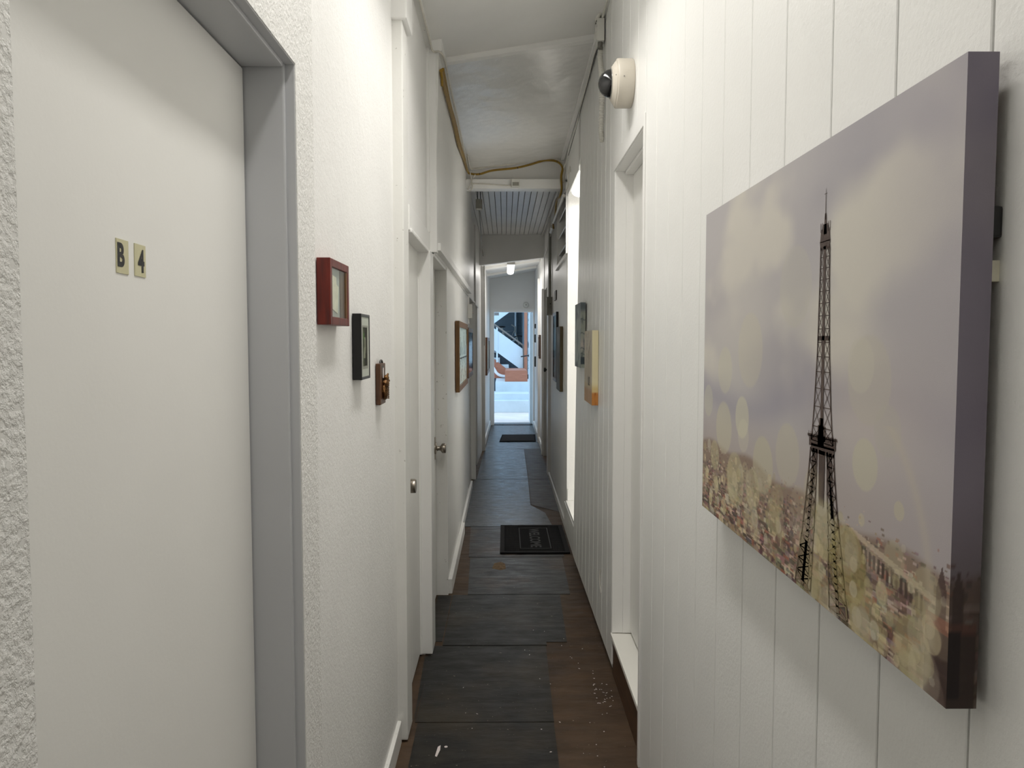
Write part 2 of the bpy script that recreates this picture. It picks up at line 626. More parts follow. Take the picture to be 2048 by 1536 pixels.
mb = MB()
wallseg(mb, 3.56, 4.245, -0.330, -0.330, 1.87, -0.302, -0.302, 2.96)
wallseg(mb, 4.245, 7.0, -0.327, -0.343, 0, -0.327, -0.343, 1.87)
wallseg(mb, 4.245, 7.0, -0.330, -0.335, 1.87, -0.302, -0.302, 2.96)
wallseg(mb, 7.0, 7.86, -0.352, -0.356, 0, -0.372, -0.372, 2.96)
mb.build('wall_left_far', 'paint_wall', kind=ST, label='white painted wall with the wooden picture frames', cat='wall')
mb = MB()
wallseg(mb, 7.86, 8.80, -0.372, -0.36, 1.86, -0.372, -0.36, 2.96)
wallseg(mb, 8.80, 9.90, -0.330, -0.302, 0, -0.345, -0.32, 2.96)
wallseg(mb, 9.90, 13.0, -0.300, -0.262, 0, -0.300, -0.262, 2.96)
mb.build('wall_left_end', 'paint_wall', kind=ST, label='narrow white wall leading to the open end door', cat='wall')

# ---- right wall: grooved panel boards
XR = 0.46
box('wall_right_backing', 0.479, 1.60, -1.65, 2.503, 0, 3.06, 'groove', kind=ST, label='backing behind the grooved white wall boards', cat='wall')
wr = thing('wall_right', (0.47, 0.9, 0), 'white grooved board wall carrying the large canvas print', 'wall', kind=ST)
PIT = 0.1762
G = 0.0042
first = MB().box(XR, 0.4785, 0.721 + G / 2, 0.721 + PIT - G / 2, 0.0, 3.03).build('plank', 'paint_plank', wr, 0.0012, segs=1)
for k in list(range(-4, 0)) + list(range(1, 10)):
    shifted_copy(first, 0, k * PIT, 0)
box('plank', XR, 0.4785, -1.65, 0.721 - 4 * PIT - G / 2, 0.0, 3.03, 'paint_plank', wr)
MB().box(XR - 0.001, 0.4785, 0.721 + 10 * PIT + G / 2, 2.5035, 0.0, 3.03).build('plank', 'paint_plank', wr, 0.0012, segs=1)
# boards above the right-hand door
box('wall_right_over_door', 0.482, 1.60, 2.503, 3.215, 2.20, 3.06, 'groove', kind=ST, label='backing over the right hand door', cat='wall')
ys = [2.5045, 2.66, 2.836, 3.012, 3.215]
for a, b in zip(ys[:-1], ys[1:]):
    MB().box(0.463, 0.4815, a + G / 2, b - G / 2, 2.205, 3.03).build('plank', 'paint_plank', wr, 0.0012, segs=1)

# second stretch of boards, slightly twisted, standing off the floor
wr2 = thing('wall_right_second', (0.475, 3.9, 0), 'white grooved board wall with two small canvases, clear of the floor', 'wall', kind=ST)


def x2(y, z):
    t = max(0.0, (y - 3.2) / 1.67)
    return 0.464 + t * (z / 2.6 - 0.5) * 0.034


edges2 = [3.205, 3.346, 3.514, 3.682, 3.850, 4.018, 4.186, 4.354, 4.522, 4.69, 4.868]
for i, (a, b) in enumerate(zip(edges2[:-1], edges2[1:])):
    a2, b2 = a + (0 if i == 0 else 0.0042), b - 0.0042
    z0, z1 = 0.045, 3.03
    mb = MB()
    zz = [z0, 0.9, 1.8, z1]
    for za, zb in zip(zz[:1], zz[-1:]):
        mb.hexa([(x2(a2, za), a2, za), (x2(a2, za) + 0.016, a2, za), (x2(b2, za) + 0.016, b2, za), (x2(b2, za), b2, za),
                 (x2(a2, zb), a2, zb), (x2(a2, zb) + 0.016, a2, zb), (x2(b2, zb) + 0.016, b2, zb), (x2(b2, zb), b2, zb)])
    mb.build('plank', 'paint_plank', wr2, 0.0035, segs=2)
mb = MB()
mb.hexa([(x2(3.215, 0) + 0.017, 3.215, 0.0), (0.60, 3.215, 0.0), (0.60, 4.86, 0.0), (x2(4.86, 0) + 0.017, 4.86, 0.0),
         (x2(3.215, 3.06) + 0.017, 3.215, 3.06), (0.60, 3.215, 3.06), (0.60, 4.86, 3.06), (x2(4.86, 3.06) + 0.017, 4.86, 3.06)])
mb.build('wall_right_second_backing', 'paint_plank', kind=ST, label='backing behind the second stretch of white boards', cat='wall')

# side room (alcove) on the right, one step up, with its own lamp
mb = MB()
mb.box(0.482, 1.60, 4.87, 5.72, 2.62, 3.10)          # header
mb.box(0.60, 1.60, 3.3, 4.87, 2.62, 3.10)            # ceiling of the side room
mb.box(0.478, 1.60, 4.87, 5.725, 0.0, 0.215)         # raised floor
mb.box(0.60, 1.60, 3.3, 4.87, 0.0, 0.215)
mb.box(0.60, 1.60, 3.215, 3.3, 0.0, 3.10)
mb.build('wall_alcove', 'paint_wall', kind=ST, label='header and raised floor of the lit side alcove', cat='wall')
box('trim_alcove_header', 0.4725, 0.482, 4.872, 5.72, 2.553, 3.03, 'paint_plank', kind=ST, label='white board above the lit alcove opening', cat='trim')
box('trim_alcove_step', 0.468, 0.53, 4.872, 5.72, 0.2152, 0.232, 'trim_worn', kind=ST, bevel=0.002, label='worn white step edge of the lit alcove', cat='trim')
box('wall_alcove_face', 0.476, 1.60, 5.725, 5.80, 0.0, 3.06, 'stucco_fine', kind=ST, label='bright stucco wall inside the lit alcove', cat='wall')
box('baseboard_alcove', 0.480, 1.2, 5.712, 5.7245, 0.233, 0.325, 'trim', kind=ST, bevel=0.002, label='white baseboard at the foot of the alcove wall', cat='baseboard')
box('trim_alcove_corner', 0.462, 0.478, 5.732, 5.775, 2.125, 2.66, 'trim', kind=ST, bevel=0.002, label='short white casing strip beside the louvre vent', cat='trim')

# third stretch (plain painted) with the louvre opening
LY0, LY1, LZ0, LZ1 = 5.83, 6.92, 2.135, 2.74
mb = MB()
wallseg(mb, 5.80, 7.98, 0.477, 0.487, 0.0, 0.480, 0.488, LZ0, 1.60, -1)
wallseg(mb, 5.80, LY0, 0.480, 0.480, LZ0, 0.480, 0.480, 3.06, 1.60, -1)
wallseg(mb, LY1, 7.98, 0.485, 0.488, LZ0, 0.485, 0.488, 3.06, 1.60, -1)
wallseg(mb, LY0, LY1, 0.481, 0.485, LZ1, 0.481, 0.485, 3.06, 1.60, -1)
mb.box(0.60, 1.6, LY0, LY1, LZ0, LZ1, 0)
mb.build('wall_right_third', 'paint_wall', kind=ST, label='shaded white wall between the alcove and the electrical box', cat='wall')
mb = MB()
mb.box(0.50, 1.60, 7.98, 8.765, 0, 3.06)
mb.box(0.50, 1.60, 8.765, 9.49, 2.10, 3.06)
wallseg(mb, 9.49, 13.0, 0.492, 0.515, 0, 0.492, 0.515, 3.06, 1.60, -1)
mb.build('wall_right_end', 'paint_wall', kind=ST, label='white wall on the right beside the open end door', cat='wall')
box('trim_post_right', 0.463, 0.508, 8.06, 8.30, 0.0, 2.83, 'trim', kind=ST, bevel=0.004, label='square white post beside the electrical box', cat='trim')
box('trim_casing_right', 0.468, 0.505, 9.55, 9.66, 0.0, 2.12, 'trim', kind=ST, bevel=0.003, label='white door casing on the right, below the header', cat='trim')
box('trim_casing_right_lit', 0.470, 0.512, 10.75, 10.87, 0.0, 2.35, 'trim', kind=ST, bevel=0.003, label='brightly lit white door casing beyond the hanging lamp', cat='trim')
box('trim_rail_right', 0.480, 0.51, 9.75, 12.9, 0.0, 0.08, 'trim_worn', kind=ST, bevel=0.003, label='worn white baseboard along the right wall by the end door', cat='baseboard')
box('trim_foot_right', 0.462, 0.4775, 5.82, 7.95, 0.0, 0.06, 'trim_worn', kind=ST, bevel=0.003, label='low white baseboard below the dark canvas', cat='baseboard')
box('trim_foot_alcove', 0.462, 0.4775, 4.872, 5.80, 0.0, 0.21, 'trim_worn', kind=ST, bevel=0.003, label='white riser board below the lit alcove', cat='trim')

# ---- ceilings
ceil1 = MB().hexa([(-0.63, -1.65, 2.84), (0.60, -1.65, 3.02), (0.60, 3.78, 2.988), (-0.63, 3.78, 2.794),
                   (-0.63, -1.65, 3.15), (0.60, -1.65, 3.15), (0.60, 3.78, 3.15), (-0.63, 3.78, 3.15)]).build(
    'ceiling', 'ceil_matte', kind=ST, label='sloping off white ceiling panel nearest the viewer', cat='ceiling')
MB().hexa([(-0.63, 3.78, 2.775), (0.60, 3.78, 2.965), (0.60, 6.1, 2.92), (-0.63, 6.1, 2.782),
           (-0.63, 3.78, 3.15), (0.60, 3.78, 3.15), (0.60, 6.1, 3.15), (-0.63, 6.1, 3.15)]).build(
    'ceiling_glossy', 'paint_gloss', kind=ST, label='sloping ceiling panel with glossy paint', cat='ceiling')
# battens
MB().hexa([(-0.30, 3.765, 2.822), (0.463, 3.765, 2.942), (0.463, 3.805, 2.940), (-0.30, 3.805, 2.820),
           (-0.30, 3.765, 2.90), (0.463, 3.765, 3.02), (0.463, 3.805, 3.02), (-0.30, 3.805, 2.90)]).build(
    'trim_ceiling_batten', 'trim', kind=ST, bevel=0.003, label='white batten across the ceiling between two panels', cat='trim')
MB().hexa([(0.440, 3.80, 2.925), (0.466, 3.80, 2.928), (0.470, 6.02, 2.890), (0.444, 6.02, 2.887),
           (0.440, 3.80, 2.946), (0.466, 3.80, 2.95), (0.470, 6.02, 2.91), (0.444, 6.02, 2.907)]).build(
    'trim_ceiling_right', 'trim', kind=ST, bevel=0.002, label='thin white batten along the right edge of the glossy ceiling', cat='trim')
MB().hexa([(-0.375, 0.5, 2.830), (-0.338, 0.5, 2.833), (-0.338, 3.55, 2.803), (-0.375, 3.55, 2.80),
           (-0.375, 0.5, 2.89), (-0.338, 0.5, 2.90), (-0.338, 3.55, 2.87), (-0.375, 3.55, 2.87)]).build(
    'trim_ceiling_left', 'trim_worn', kind=ST, bevel=0.002, label='thin white batten along the left edge of the near ceiling', cat='trim')
MB().hexa([(-0.372, 3.54, 2.792), (-0.290, 3.54, 2.795), (-0.290, 3.76, 2.798), (-0.372, 3.76, 2.795),
           (-0.372, 3.54, 2.88), (-0.290, 3.54, 2.88), (-0.290, 3.76, 2.88), (-0.372, 3.76, 2.88)]).build(
    'trim_ceiling_block', 'trim', kind=ST, bevel=0.004, label='white block where the left post meets the ceiling', cat='trim')
# cross wall and beam where the planked ceiling starts
MB().hexa([(-0.62, 6.1, 2.72), (0.60, 6.1, 2.72), (0.60, 6.16, 2.72), (-0.62, 6.16, 2.72),
           (-0.62, 6.1, 3.15), (0.60, 6.1, 3.15), (0.60, 6.16, 3.15), (-0.62, 6.16, 3.15)]).build(
    'wall_cross', 'paint_wall', kind=ST, label='short white cross wall above the wooden beam', cat='wall')
box('trim_beam', -0.33, 0.483, 6.035, 6.155, 2.668, 2.744, 'trim', kind=ST, bevel=0.004, label='white beam across the corridor under the cables', cat='trim')
pc = thing('ceiling_planked', (0.08, 7.8, 2.80), 'planked white ceiling beyond the beam', 'ceiling', kind=ST)
PW = 0.0555
x = -0.372
i = 0
firstp = None
while x < 0.50:
    if firstp is None:
        firstp = MB().box(x + 0.0022, x + PW - 0.0022, 6.16, 9.60, 2.805, 2.824).build('ceiling_plank', 'ceil_plank', pc, 0.002, segs=1)
    else:
        shifted_copy(firstp, x + 0.372, 0, random.uniform(-0.0012, 0.0012))
    x += PW
box('ceiling_planked_backing', -0.62, 1.60, 6.16, 9.62, 2.826, 2.95, 'gap', kind=ST, label='dark void above the ceiling planks', cat='ceiling')
MB().hexa([(-0.40, 9.60, 2.412), (0.52, 9.60, 2.522), (0.52, 9.70, 2.522), (-0.40, 9.70, 2.412),
           (-0.40, 9.60, 2.96), (0.52, 9.60, 2.96), (0.52, 9.70, 2.96), (-0.40, 9.70, 2.96)]).build(
    'wall_header', 'paint_wall', kind=ST, label='grey shaded header wall above the hanging lamp', cat='wall')
MB().hexa([(-0.40, 9.70, 2.47), (0.60, 9.70, 2.60), (0.60, 13.0, 2.68), (-0.40, 13.0, 2.50),
           (-0.40, 9.70, 2.98), (0.60, 9.70, 2.98), (0.60, 13.0, 2.98), (-0.40, 13.0, 2.98)]).build(
    'ceiling_end', 'ceil_matte', kind=ST, label='sloping white ceiling over the lamp before the end door', cat='ceiling')
for yy in (10.55, 11.75):
    t = (yy - 9.7) / 3.3
    zl, zr = 2.475 + 0.03 * t, 2.588 + 0.065 * t
    MB().hexa([(-0.29, yy, zl - 0.03), (0.495, yy, zr - 0.03), (0.495, yy + 0.09, zr - 0.03), (-0.29, yy + 0.09, zl - 0.03),
               (-0.29, yy, zl + 0.02), (0.495, yy, zr + 0.02), (0.495, yy + 0.09, zr + 0.02), (-0.29, yy + 0.09, zl + 0.02)]).build(
        'trim_rafter', 'trim', kind=ST, bevel=0.003, label='white rafter under the end ceiling, %s the lamp' % ('beside' if yy < 11 else 'well beyond'), cat='trim')

# ---- end wall with the open doorway
mb = MB()
mb.box(-0.62, -0.19, 13.0, 13.1, 0, 2.95)
mb.box(0.485, 1.60, 13.0, 13.1, 0, 2.95)
mb.box(-0.19, 0.485, 13.0, 13.1, 1.965, 2.95)
mb.build('wall_end', 'paint_wall', kind=ST, label='white end wall around the open outside door', cat='wall')
mb = MB()
mb.box(-0.258, -0.188, 12.965, 13.11, 0, 1.99)
mb.box(0.483, 0.512, 12.965, 13.11, 0, 1.99)
mb.box(-0.258, 0.512, 12.960, 13.11, 1.958, 2.012)
mb.build('trim_end_door', 'trim', kind=ST, label='white frame around the open outside doorway', cat='trim')
box('trim_threshold', -0.188, 0.483, 12.98, 13.28, -0.02, 0.012, 'sheet_grey', kind=ST, bevel=0.004, label='worn threshold of the open outside door', cat='trim')

# ================================================================== LEFT DOORS AND POSTS
# door 1 (numbered)
d1 = thing('door_1', (-0.45, 0.98, 0), 'flat cream door lettered B 4 in a grey frame', 'door', kind=ST)
box('door_leaf', -0.50, -0.464, 0.600, 1.362, 0.01, 1.942, 'door', d1, 0.002)
box('jamb', -0.52, -0.393, 1.3655, 1.3995, 0.0, 1.975, 'frame_grey', d1, 0.003)
box('jamb', -0.52, -0.393, 0.562, 0.5965, 0.0, 1.975, 'frame_grey', d1, 0.003)
box('head', -0.52, -0.393, 0.598, 1.364, 1.945, 1.975, 'frame_grey', d1, 0.003)
mb = MB()
mb.box(-0.396, -0.3765, 1.3745, 1.3965, 0.0, 1.975)
mb.box(-0.396, -0.3765, 0.560, 0.588, 0.0, 1.975)
mb.box(-0.396, -0.3765, 0.588, 1.3745, 1.953, 1.975)
mb.build('frame_edge', 'frame_grey', d1, 0.0015)


def plate(y0, y1, z0, z1, ch, tilt):
    cy, cz = (y0 + y1) / 2, (z0 + z1) / 2
    hw, hh = (y1 - y0) / 2, (z1 - z0) / 2
    ca, sa = math.cos(tilt), math.sin(tilt)

    def mp(u, v, x):
        return (x, cy + u * ca - v * sa, cz + u * sa + v * ca)
    mb = MB()
    mb.prism([mp(-hw, -hh, -0.464), mp(hw, -hh, -0.464), mp(hw, hh, -0.464), mp(-hw, hh, -0.464)], (0.0010, 0, 0))
    p = mb.build('number_plate', 'plate', d1)
    text_obj('letter', ch, 0.0385, lambda a, b: mp(-0.0005 + a * 0.80 - (0.0045 if ch == 'B' else -0.0025), b - (0.0 if ch == 'B' else 0.002), -0.4626), 'glyph', p, 0.0014)


plate(0.9055, 0.9345, 1.5415, 1.5825, 'B', -0.02)
plate(0.9500, 0.9785, 1.5415, 1.5820, '4', -0.02)

# baseboard and stucco-clad post before door 2
box('baseboard_left', -0.392, -0.376, 1.50, 2.652, 0.0, 0.085, 'trim_worn', kind=ST, bevel=0.004, label='white baseboard under the small hung pictures', cat='baseboard')
post1 = MB().box(-0.40, -0.354, 2.656, 2.79, 0.008, 2.60).build('trim_post_near', 'trim_worn', kind=ST, bevel=0.005,
                                                                label='tall white post just past the carved plaque', cat='trim')
box('trim_post_cap', -0.402, -0.336, 2.640, 2.80, 2.565, 2.88, 'trim', kind=ST, bevel=0.006, label='white boxed cap at the top of the near left post', cat='trim')

# door 2
d2 = thing('door_2', (-0.38, 3.1, 0), 'narrow white door with a low round nickel knob', 'door', kind=ST)
box('door_leaf', -0.428, -0.392, 2.795, 3.408, 0.02, 1.862, 'door', d2, 0.002)
box('jamb', -0.62, -0.337, 3.413, 3.556, 0.006, 1.868, 'trim', d2, 0.004)
box('door_stop', -0.40, -0.386, 3.40, 3.4135, 0.01, 1.865, 'trim', d2, 0.001)
box('lintel', -0.40, -0.350, 2.786, 3.60, 1.868, 1.962, 'trim', d2, 0.003)
box('lintel_moulding', -0.395, -0.343, 2.80, 3.58, 1.860, 1.876, 'trim', d2, 0.004)
kb = MB().lathe([(0.026, 0.0), (0.026, 0.004), (0.012, 0.006), (0.011, 0.020), (0.026, 0.023), (0.0275, 0.026), (0.0275, 0.043), (0.026, 0.0455), (0.02, 0.046)],
                (-0.392, 2.893, 0.897), (1, 0, 0), 32).build('knob', 'nickel', d2, smooth=True)
# post above door 2
box('trim_post_upper', -0.372, -0.318, 3.545, 3.605, 1.875, 2.84, 'trim', kind=ST, bevel=0.004, label='upper white post between the first two far doors', cat='trim')
box('trim_post_strip', -0.372, -0.350, 3.520, 3.546, 1.965, 2.84, 'trim', kind=ST, bevel=0.003, label='thin white strip beside the upper left post', cat='trim')

# door 3
d3 = thing('door_3', (-0.40, 3.9, 0), 'recessed white door with a spool shaped nickel knob', 'door', kind=ST)
box('door_leaf', -0.430, -0.392, 3.565, 4.238, 0.012, 1.862, 'door', d3, 0.002)
box('jamb', -0.62, -0.3285, 4.2445, 4.262, 0.0, 1.875, 'trim_worn', d3, 0.003)
box('head', -0.62, -0.332, 3.56, 4.245, 1.8555, 1.884, 'trim', d3, 0.002)
k3 = MB().lathe([(0.034, 0.0), (0.034, 0.006), (0.031, 0.009), (0.016, 0.012), (0.012, 0.022), (0.014, 0.032), (0.026, 0.040), (0.0275, 0.044),
                 (0.0275, 0.058), (0.025, 0.061), (0.018, 0.0615)], (-0.392, 4.165, 0.862), (1, 0, 0), 32).build('knob', 'nickel', d3, smooth=True)
MB().box(-0.392, -0.388, 4.150, 4.180, 0.80, 0.925).build('latch_plate', 'nickel', d3, 0.001)
# rail over door 3 and along the picture wall
box('trim_rail_left', -0.36, -0.303, 3.575, 6.84, 1.886, 1.922, 'trim', kind=ST, bevel=0.003, label='white wooden rail running over the framed pictures', cat='trim')
box('trim_wall_end', -0.365, -0.330, 6.985, 7.012, 1.62, 1.885, 'trim', kind=ST, bevel=0.003, label='short white edge strip at the end of the picture rail', cat='trim')
box('baseboard_left_far', -0.332, -0.305, 4.264, 5.62, 0.0, 0.088, 'trim_worn', kind=ST, bevel=0.005, label='chipped white baseboard beginning at the third door', cat='baseboard')
box('baseboard_left_end', -0.345, -0.322, 5.64, 7.42, 0.0, 0.07, 'trim_worn', kind=ST, bevel=0.005, label='thin worn baseboard below the framed pictures', cat='baseboard')
# door 4 with post
d4 = thing('door_4', (-0.38, 8.3, 0), 'recessed white door in the shaded part of the left wall', 'door', kind=ST)
box('door_leaf', -0.44, -0.40, 7.90, 8.80, 0.012, 1.85, 'door', d4, 0.002)
box('jamb', -0.40, -0.308, 7.86, 7.90, 0.0, 1.86, 'trim', d4, 0.003)
box('jamb', -0.44, -0.325, 8.775, 8.80, 0.0, 1.86, 'trim', d4, 0.003)
box('head', -0.40, -0.325, 7.02, 9.40, 1.862, 1.885, 'trim', d4, 0.003)
box('trim_post_left_end', -0.34, -0.262, 9.905, 9.99, 0.0, 2.44, 'trim', kind=ST, bevel=0.004, label='cream post on the left under the header wall', cat='trim')
MB().hexa([(-0.300, 9.995, 0), (-0.278, 9.995, 0), (-0.246, 12.96, 0), (-0.268, 12.96, 0),
           (-0.300, 9.995, 0.085), (-0.281, 9.995, 0.085), (-0.249, 12.96, 0.085), (-0.268, 12.96, 0.085)]).build(
    'baseboard_left_outer', 'trim_worn', kind=ST, bevel=0.003, label='white baseboard on the left running to the end door', cat='baseboard')

# ================================================================== RIGHT DOORS
d5 = thing('door_5', (0.52, 2.85, 0), 'white door above a raised cream sill, right of the corridor', 'door', kind=ST)
box('door_leaf', 0.542, 0.575, 2.515, 3.196, 0.205, 2.163, 'door', d5, 0.002)
box('jamb', 0.466, 0.512, 3.198, 3.2135, 0.19, 2.174, 'trim', d5, 0.0015)
box('jamb_stop', 0.512, 0.560, 3.1945, 3.2135, 0.19, 2.172, 'trim', d5, 0.0015)
box('head', 0.466, 0.575, 2.505, 3.213, 2.172, 2.2035, 'trim', d5, 0.002)
box('head_stop', 0.506, 0.541, 2.507, 3.194, 2.158, 2.172, 'trim', d5, 0.0015)
box('jamb', 0.470, 0.575, 2.5042, 2.514, 0.19, 2.172, 'trim', d5, 0.0015)
box('sill', 0.461, 0.60, 2.5045, 3.213, 0.168, 0.186, 'sill', d5, 0.002)
box('riser', 0.4715, 0.60, 2.5045, 3.214, 0.0, 0.1675, 'riser_wood', d5, 0.001)
box('casing', 0.4602, 0.4665, 2.5045, 3.222, 2.176, 2.238, 'trim', d5, 0.0015)
box('casing', 0.4545, 0.4665, 2.485, 2.5065, 0.0, 2.205, 'trim', d5, 0.002)
box('latch', 0.5385, 0.5425, 2.66, 2.672, 2.095, 2.13, 'grey_plastic', d5, 0.001)

d6 = thing('door_6', (0.53, 9.12, 0), 'shaded door recessed in the right wall, past the electrical box', 'door', kind=ST)
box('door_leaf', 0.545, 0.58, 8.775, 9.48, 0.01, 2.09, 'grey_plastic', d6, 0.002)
box('jamb', 0.486, 0.58, 9.47, 9.50, 0.0, 2.11, 'trim', d6, 0.002)
MB().lathe([(0.03, 0), (0.03, 0.008), (0.012, 0.012), (0.012, 0.03), (0.027, 0.036), (0.027, 0.055), (0.02, 0.06)], (0.545, 9.40, 1.10), (-1, 0, 0), 20).build('knob', 'black_plastic', d6, smooth=True)

# ================================================================== PICTURES
def lin(c):
    c = np.asarray(c, dtype=float) / 255.0
    return np.where(c <= 0.04045, c / 12.92, ((c + 0.055) / 1.055) ** 2.4)


def fbm(u, v, seed, octaves=4, f0=2.0):
    rng = np.random.RandomState(seed)
    out = np.zeros_like(u)
    amp = 1.0
    tot = 0
    f = f0
    for _ in range(octaves):
        n = int(f) + 3
        g = rng.rand(n + 1, n + 1)
        x = np.clip(u, 0, 1) * (n - 1)
        y = np.clip(v, 0, 1) * (n - 1)
        xi, yi = x.astype(int), y.astype(int)
        xf, yf = x - xi, y - yi
        xf = xf * xf * (3 - 2 * xf)
        yf = yf * yf * (3 - 2 * yf)
        val = (g[yi, xi] * (1 - xf) + g[yi, xi + 1] * xf) * (1 - yf) + (g[yi + 1, xi] * (1 - xf) + g[yi + 1, xi + 1] * xf) * yf
        out += amp * val
        tot += amp
        amp *= 0.5
        f *= 2
    return out / tot


def sstep(a, b, x):
    t = np.clip((x - a) / (b - a), 0, 1)
    return t * t * (3 - 2 * t)


def over(c, col, a):
    return c * (1 - a[..., None]) + np.asarray(col, float) * a[..., None]


def grid_mesh(name, fpos, nu, nv, colf, mat, parent):
    """a printed surface: (nu+1)*(nv+1) points, colours from colf(u, v) in 0..255"""
    us = np.linspace(0, 1, nu + 1)
    vs_ = np.linspace(0, 1, nv + 1)
    U, V = np.meshgrid(us, vs_)
    pts = fpos(U, V).reshape(-1, 3)
    col = lin(np.clip(colf(U, V), 0, 255)).reshape(-1, 3)
    lo, hi = pts.min(0), pts.max(0)
    org = Vector(((lo[0] + hi[0]) / 2, (lo[1] + hi[1]) / 2, lo[2]))
    idx = np.arange((nu + 1) * (nv + 1)).reshape(nv + 1, nu + 1)
    q = np.stack([idx[:-1, :-1], idx[:-1, 1:], idx[1:, 1:], idx[1:, :-1]], -1).reshape(-1, 4)
    me = bpy.data.meshes.new(name)
    me.vertices.add(len(pts))
    me.vertices.foreach_set('co', (pts - np.array(org)).astype(np.float32).ravel())
    me.loops.add(q.size)
    me.loops.foreach_set('vertex_index', q.ravel().astype(np.int32))
    me.polygons.add(len(q))
    me.polygons.foreach_set('loop_start', np.arange(0, q.size, 4, dtype=np.int32))
    me.polygons.foreach_set('loop_total', np.full(len(q), 4, dtype=np.int32))
    me.update(calc_edges=True)
    me.validate()
    me.materials.append(M[mat])
    at = me.color_attributes.new('print', 'FLOAT_COLOR', 'POINT')
    c4 = np.ones((len(pts), 4), dtype=np.float32)
    c4[:, :3] = col
    at.data.foreach_set('color', c4.ravel())
    return place(bpy.data.objects.new(name, me), org, parent)


# ---- the big canvas print of a lattice tower over a blurred city
CY0, CY1, CZ0, CZ1, CXF, CXB = 0.692, 1.577, 1.110, 1.722, 0.420, 0.449
BOKEH = [(0.808, 0.498, 0.088, (196, 190, 178), 0.55), (0.785, 0.525, 0.056, (205, 200, 186), 0.5), (0.804, 0.336, 0.052, (204, 200, 176), 0.62),
         (0.533, 0.295, 0.079, (196, 190, 172), 0.6), (0.331, 0.546, 0.108, (206, 200, 180), 0.42), (0.169, 0.481, 0.075, (208, 204, 182), 0.45),
         (0.29, 0.351, 0.063, (212, 208, 182), 0.62), (0.166, 0.30, 0.085, (205, 200, 172), 0.55), (0.414, 0.241, 0.08, (200, 195, 165), 0.55),
         (0.042, 0.372, 0.055, (200, 198, 178), 0.5), (0.687, 0.166, 0.066, (190, 184, 140), 0.6), (0.251, 0.158, 0.085, (196, 190, 150), 0.5),
         (0.893, 0.276, 0.018, (205, 198, 168), 0.55), (0.956, 0.16, 0.045, (190, 184, 146), 0.4), (0.885, 0.186, 0.036, (190, 184, 150), 0.4),
         (0.76, 0.12, 0.085, (150, 136, 74), 0.6), (0.661, 0.03, 0.07, (172, 160, 118), 0.55), (0.552, 0.70, 0.10, (196, 192, 178), 0.35),
         (0.10, 0.20, 0.05, (196, 190, 150), 0.5), (0.36, 0.16, 0.06, (196, 190, 150), 0.45), (0.86, 0.41, 0.05, (192, 188, 176), 0.4),
         (0.30, 0.30, 0.05, (215, 210, 186), 0.35), (0.47, 0.12, 0.05, (196, 190, 140), 0.35), (0.82, 0.03, 0.07, (180, 168, 122), 0.5),
         (0.93, 0.05, 0.06, (172, 160, 112), 0.5), (0.64, 0.24, 0.05, (196, 188, 150), 0.3), (0.22, 0.10, 0.045, (200, 192, 150), 0.4)]
_rng = np.random.RandomState(11)
for _ in range(150):
    u_ = _rng.rand()
    v_ = _rng.rand() ** 1.3 * 0.23
    r_ = 0.008 + 0.022 * _rng.rand() ** 2
    cc = [(214, 206, 160), (190, 178, 132), (205, 200, 182), (226, 212, 170), (172, 160, 120)][_rng.randint(5)]
    BOKEH.append((u_, v_, r_, cc, 0.25 + 0.35 * _rng.rand()))
for _ in range(46):
    BOKEH.append((_rng.rand(), _rng.rand() * 0.20, 0.022 + 0.035 * _rng.rand(), [(206, 196, 164), (184, 170, 128), (198, 190, 172)][_rng.randint(3)], 0.14 + 0.2 * _rng.rand()))
RECTS = []
for _ in range(2600):
    d_ = _rng.rand()
    v_ = 0.235 * (1 - d_ ** 0.75) + 0.008 * _rng.randn()
    s_ = 0.004 + 0.020 * (1 - v_ / 0.24)
    sh = _rng.rand()
    if sh < 0.45:
        cc = (58 + 34 * _rng.rand(), 44 + 26 * _rng.rand(), 38 + 24 * _rng.rand())
    elif sh < 0.8:
        cc = (120 + 40 * _rng.rand(), 98 + 36 * _rng.rand(), 82 + 34 * _rng.rand())
    elif sh < 0.95:
        cc = (190 + 30 * _rng.rand(), 172 + 26 * _rng.rand(), 150 + 26 * _rng.rand())
    else:
        cc = (150, 84, 62)
    RECTS.append((_rng.rand(), v_, s_ * (0.5 + _rng.rand()), s_ * (0.3 + 0.7 * _rng.rand()), cc))
RECTS.sort(key=lambda r: -r[1])


def skyline(u):
    return 0.222 + 0.018 * np.sin(u * 5.0 + 0.5) + 0.010 * np.sin(u * 23)


def bokeh(c, u, v):
    for (bu, bv, r, cc, al) in BOKEH:
        d = np.sqrt(((u - bu) * 0.885) ** 2 + ((v - bv) * 0.612) ** 2) / (r * 0.612)
        a = al * (1 - sstep(0.90, 1.03, d))
        if a.max() > 0:
            c = over(c, cc, a)
    return c


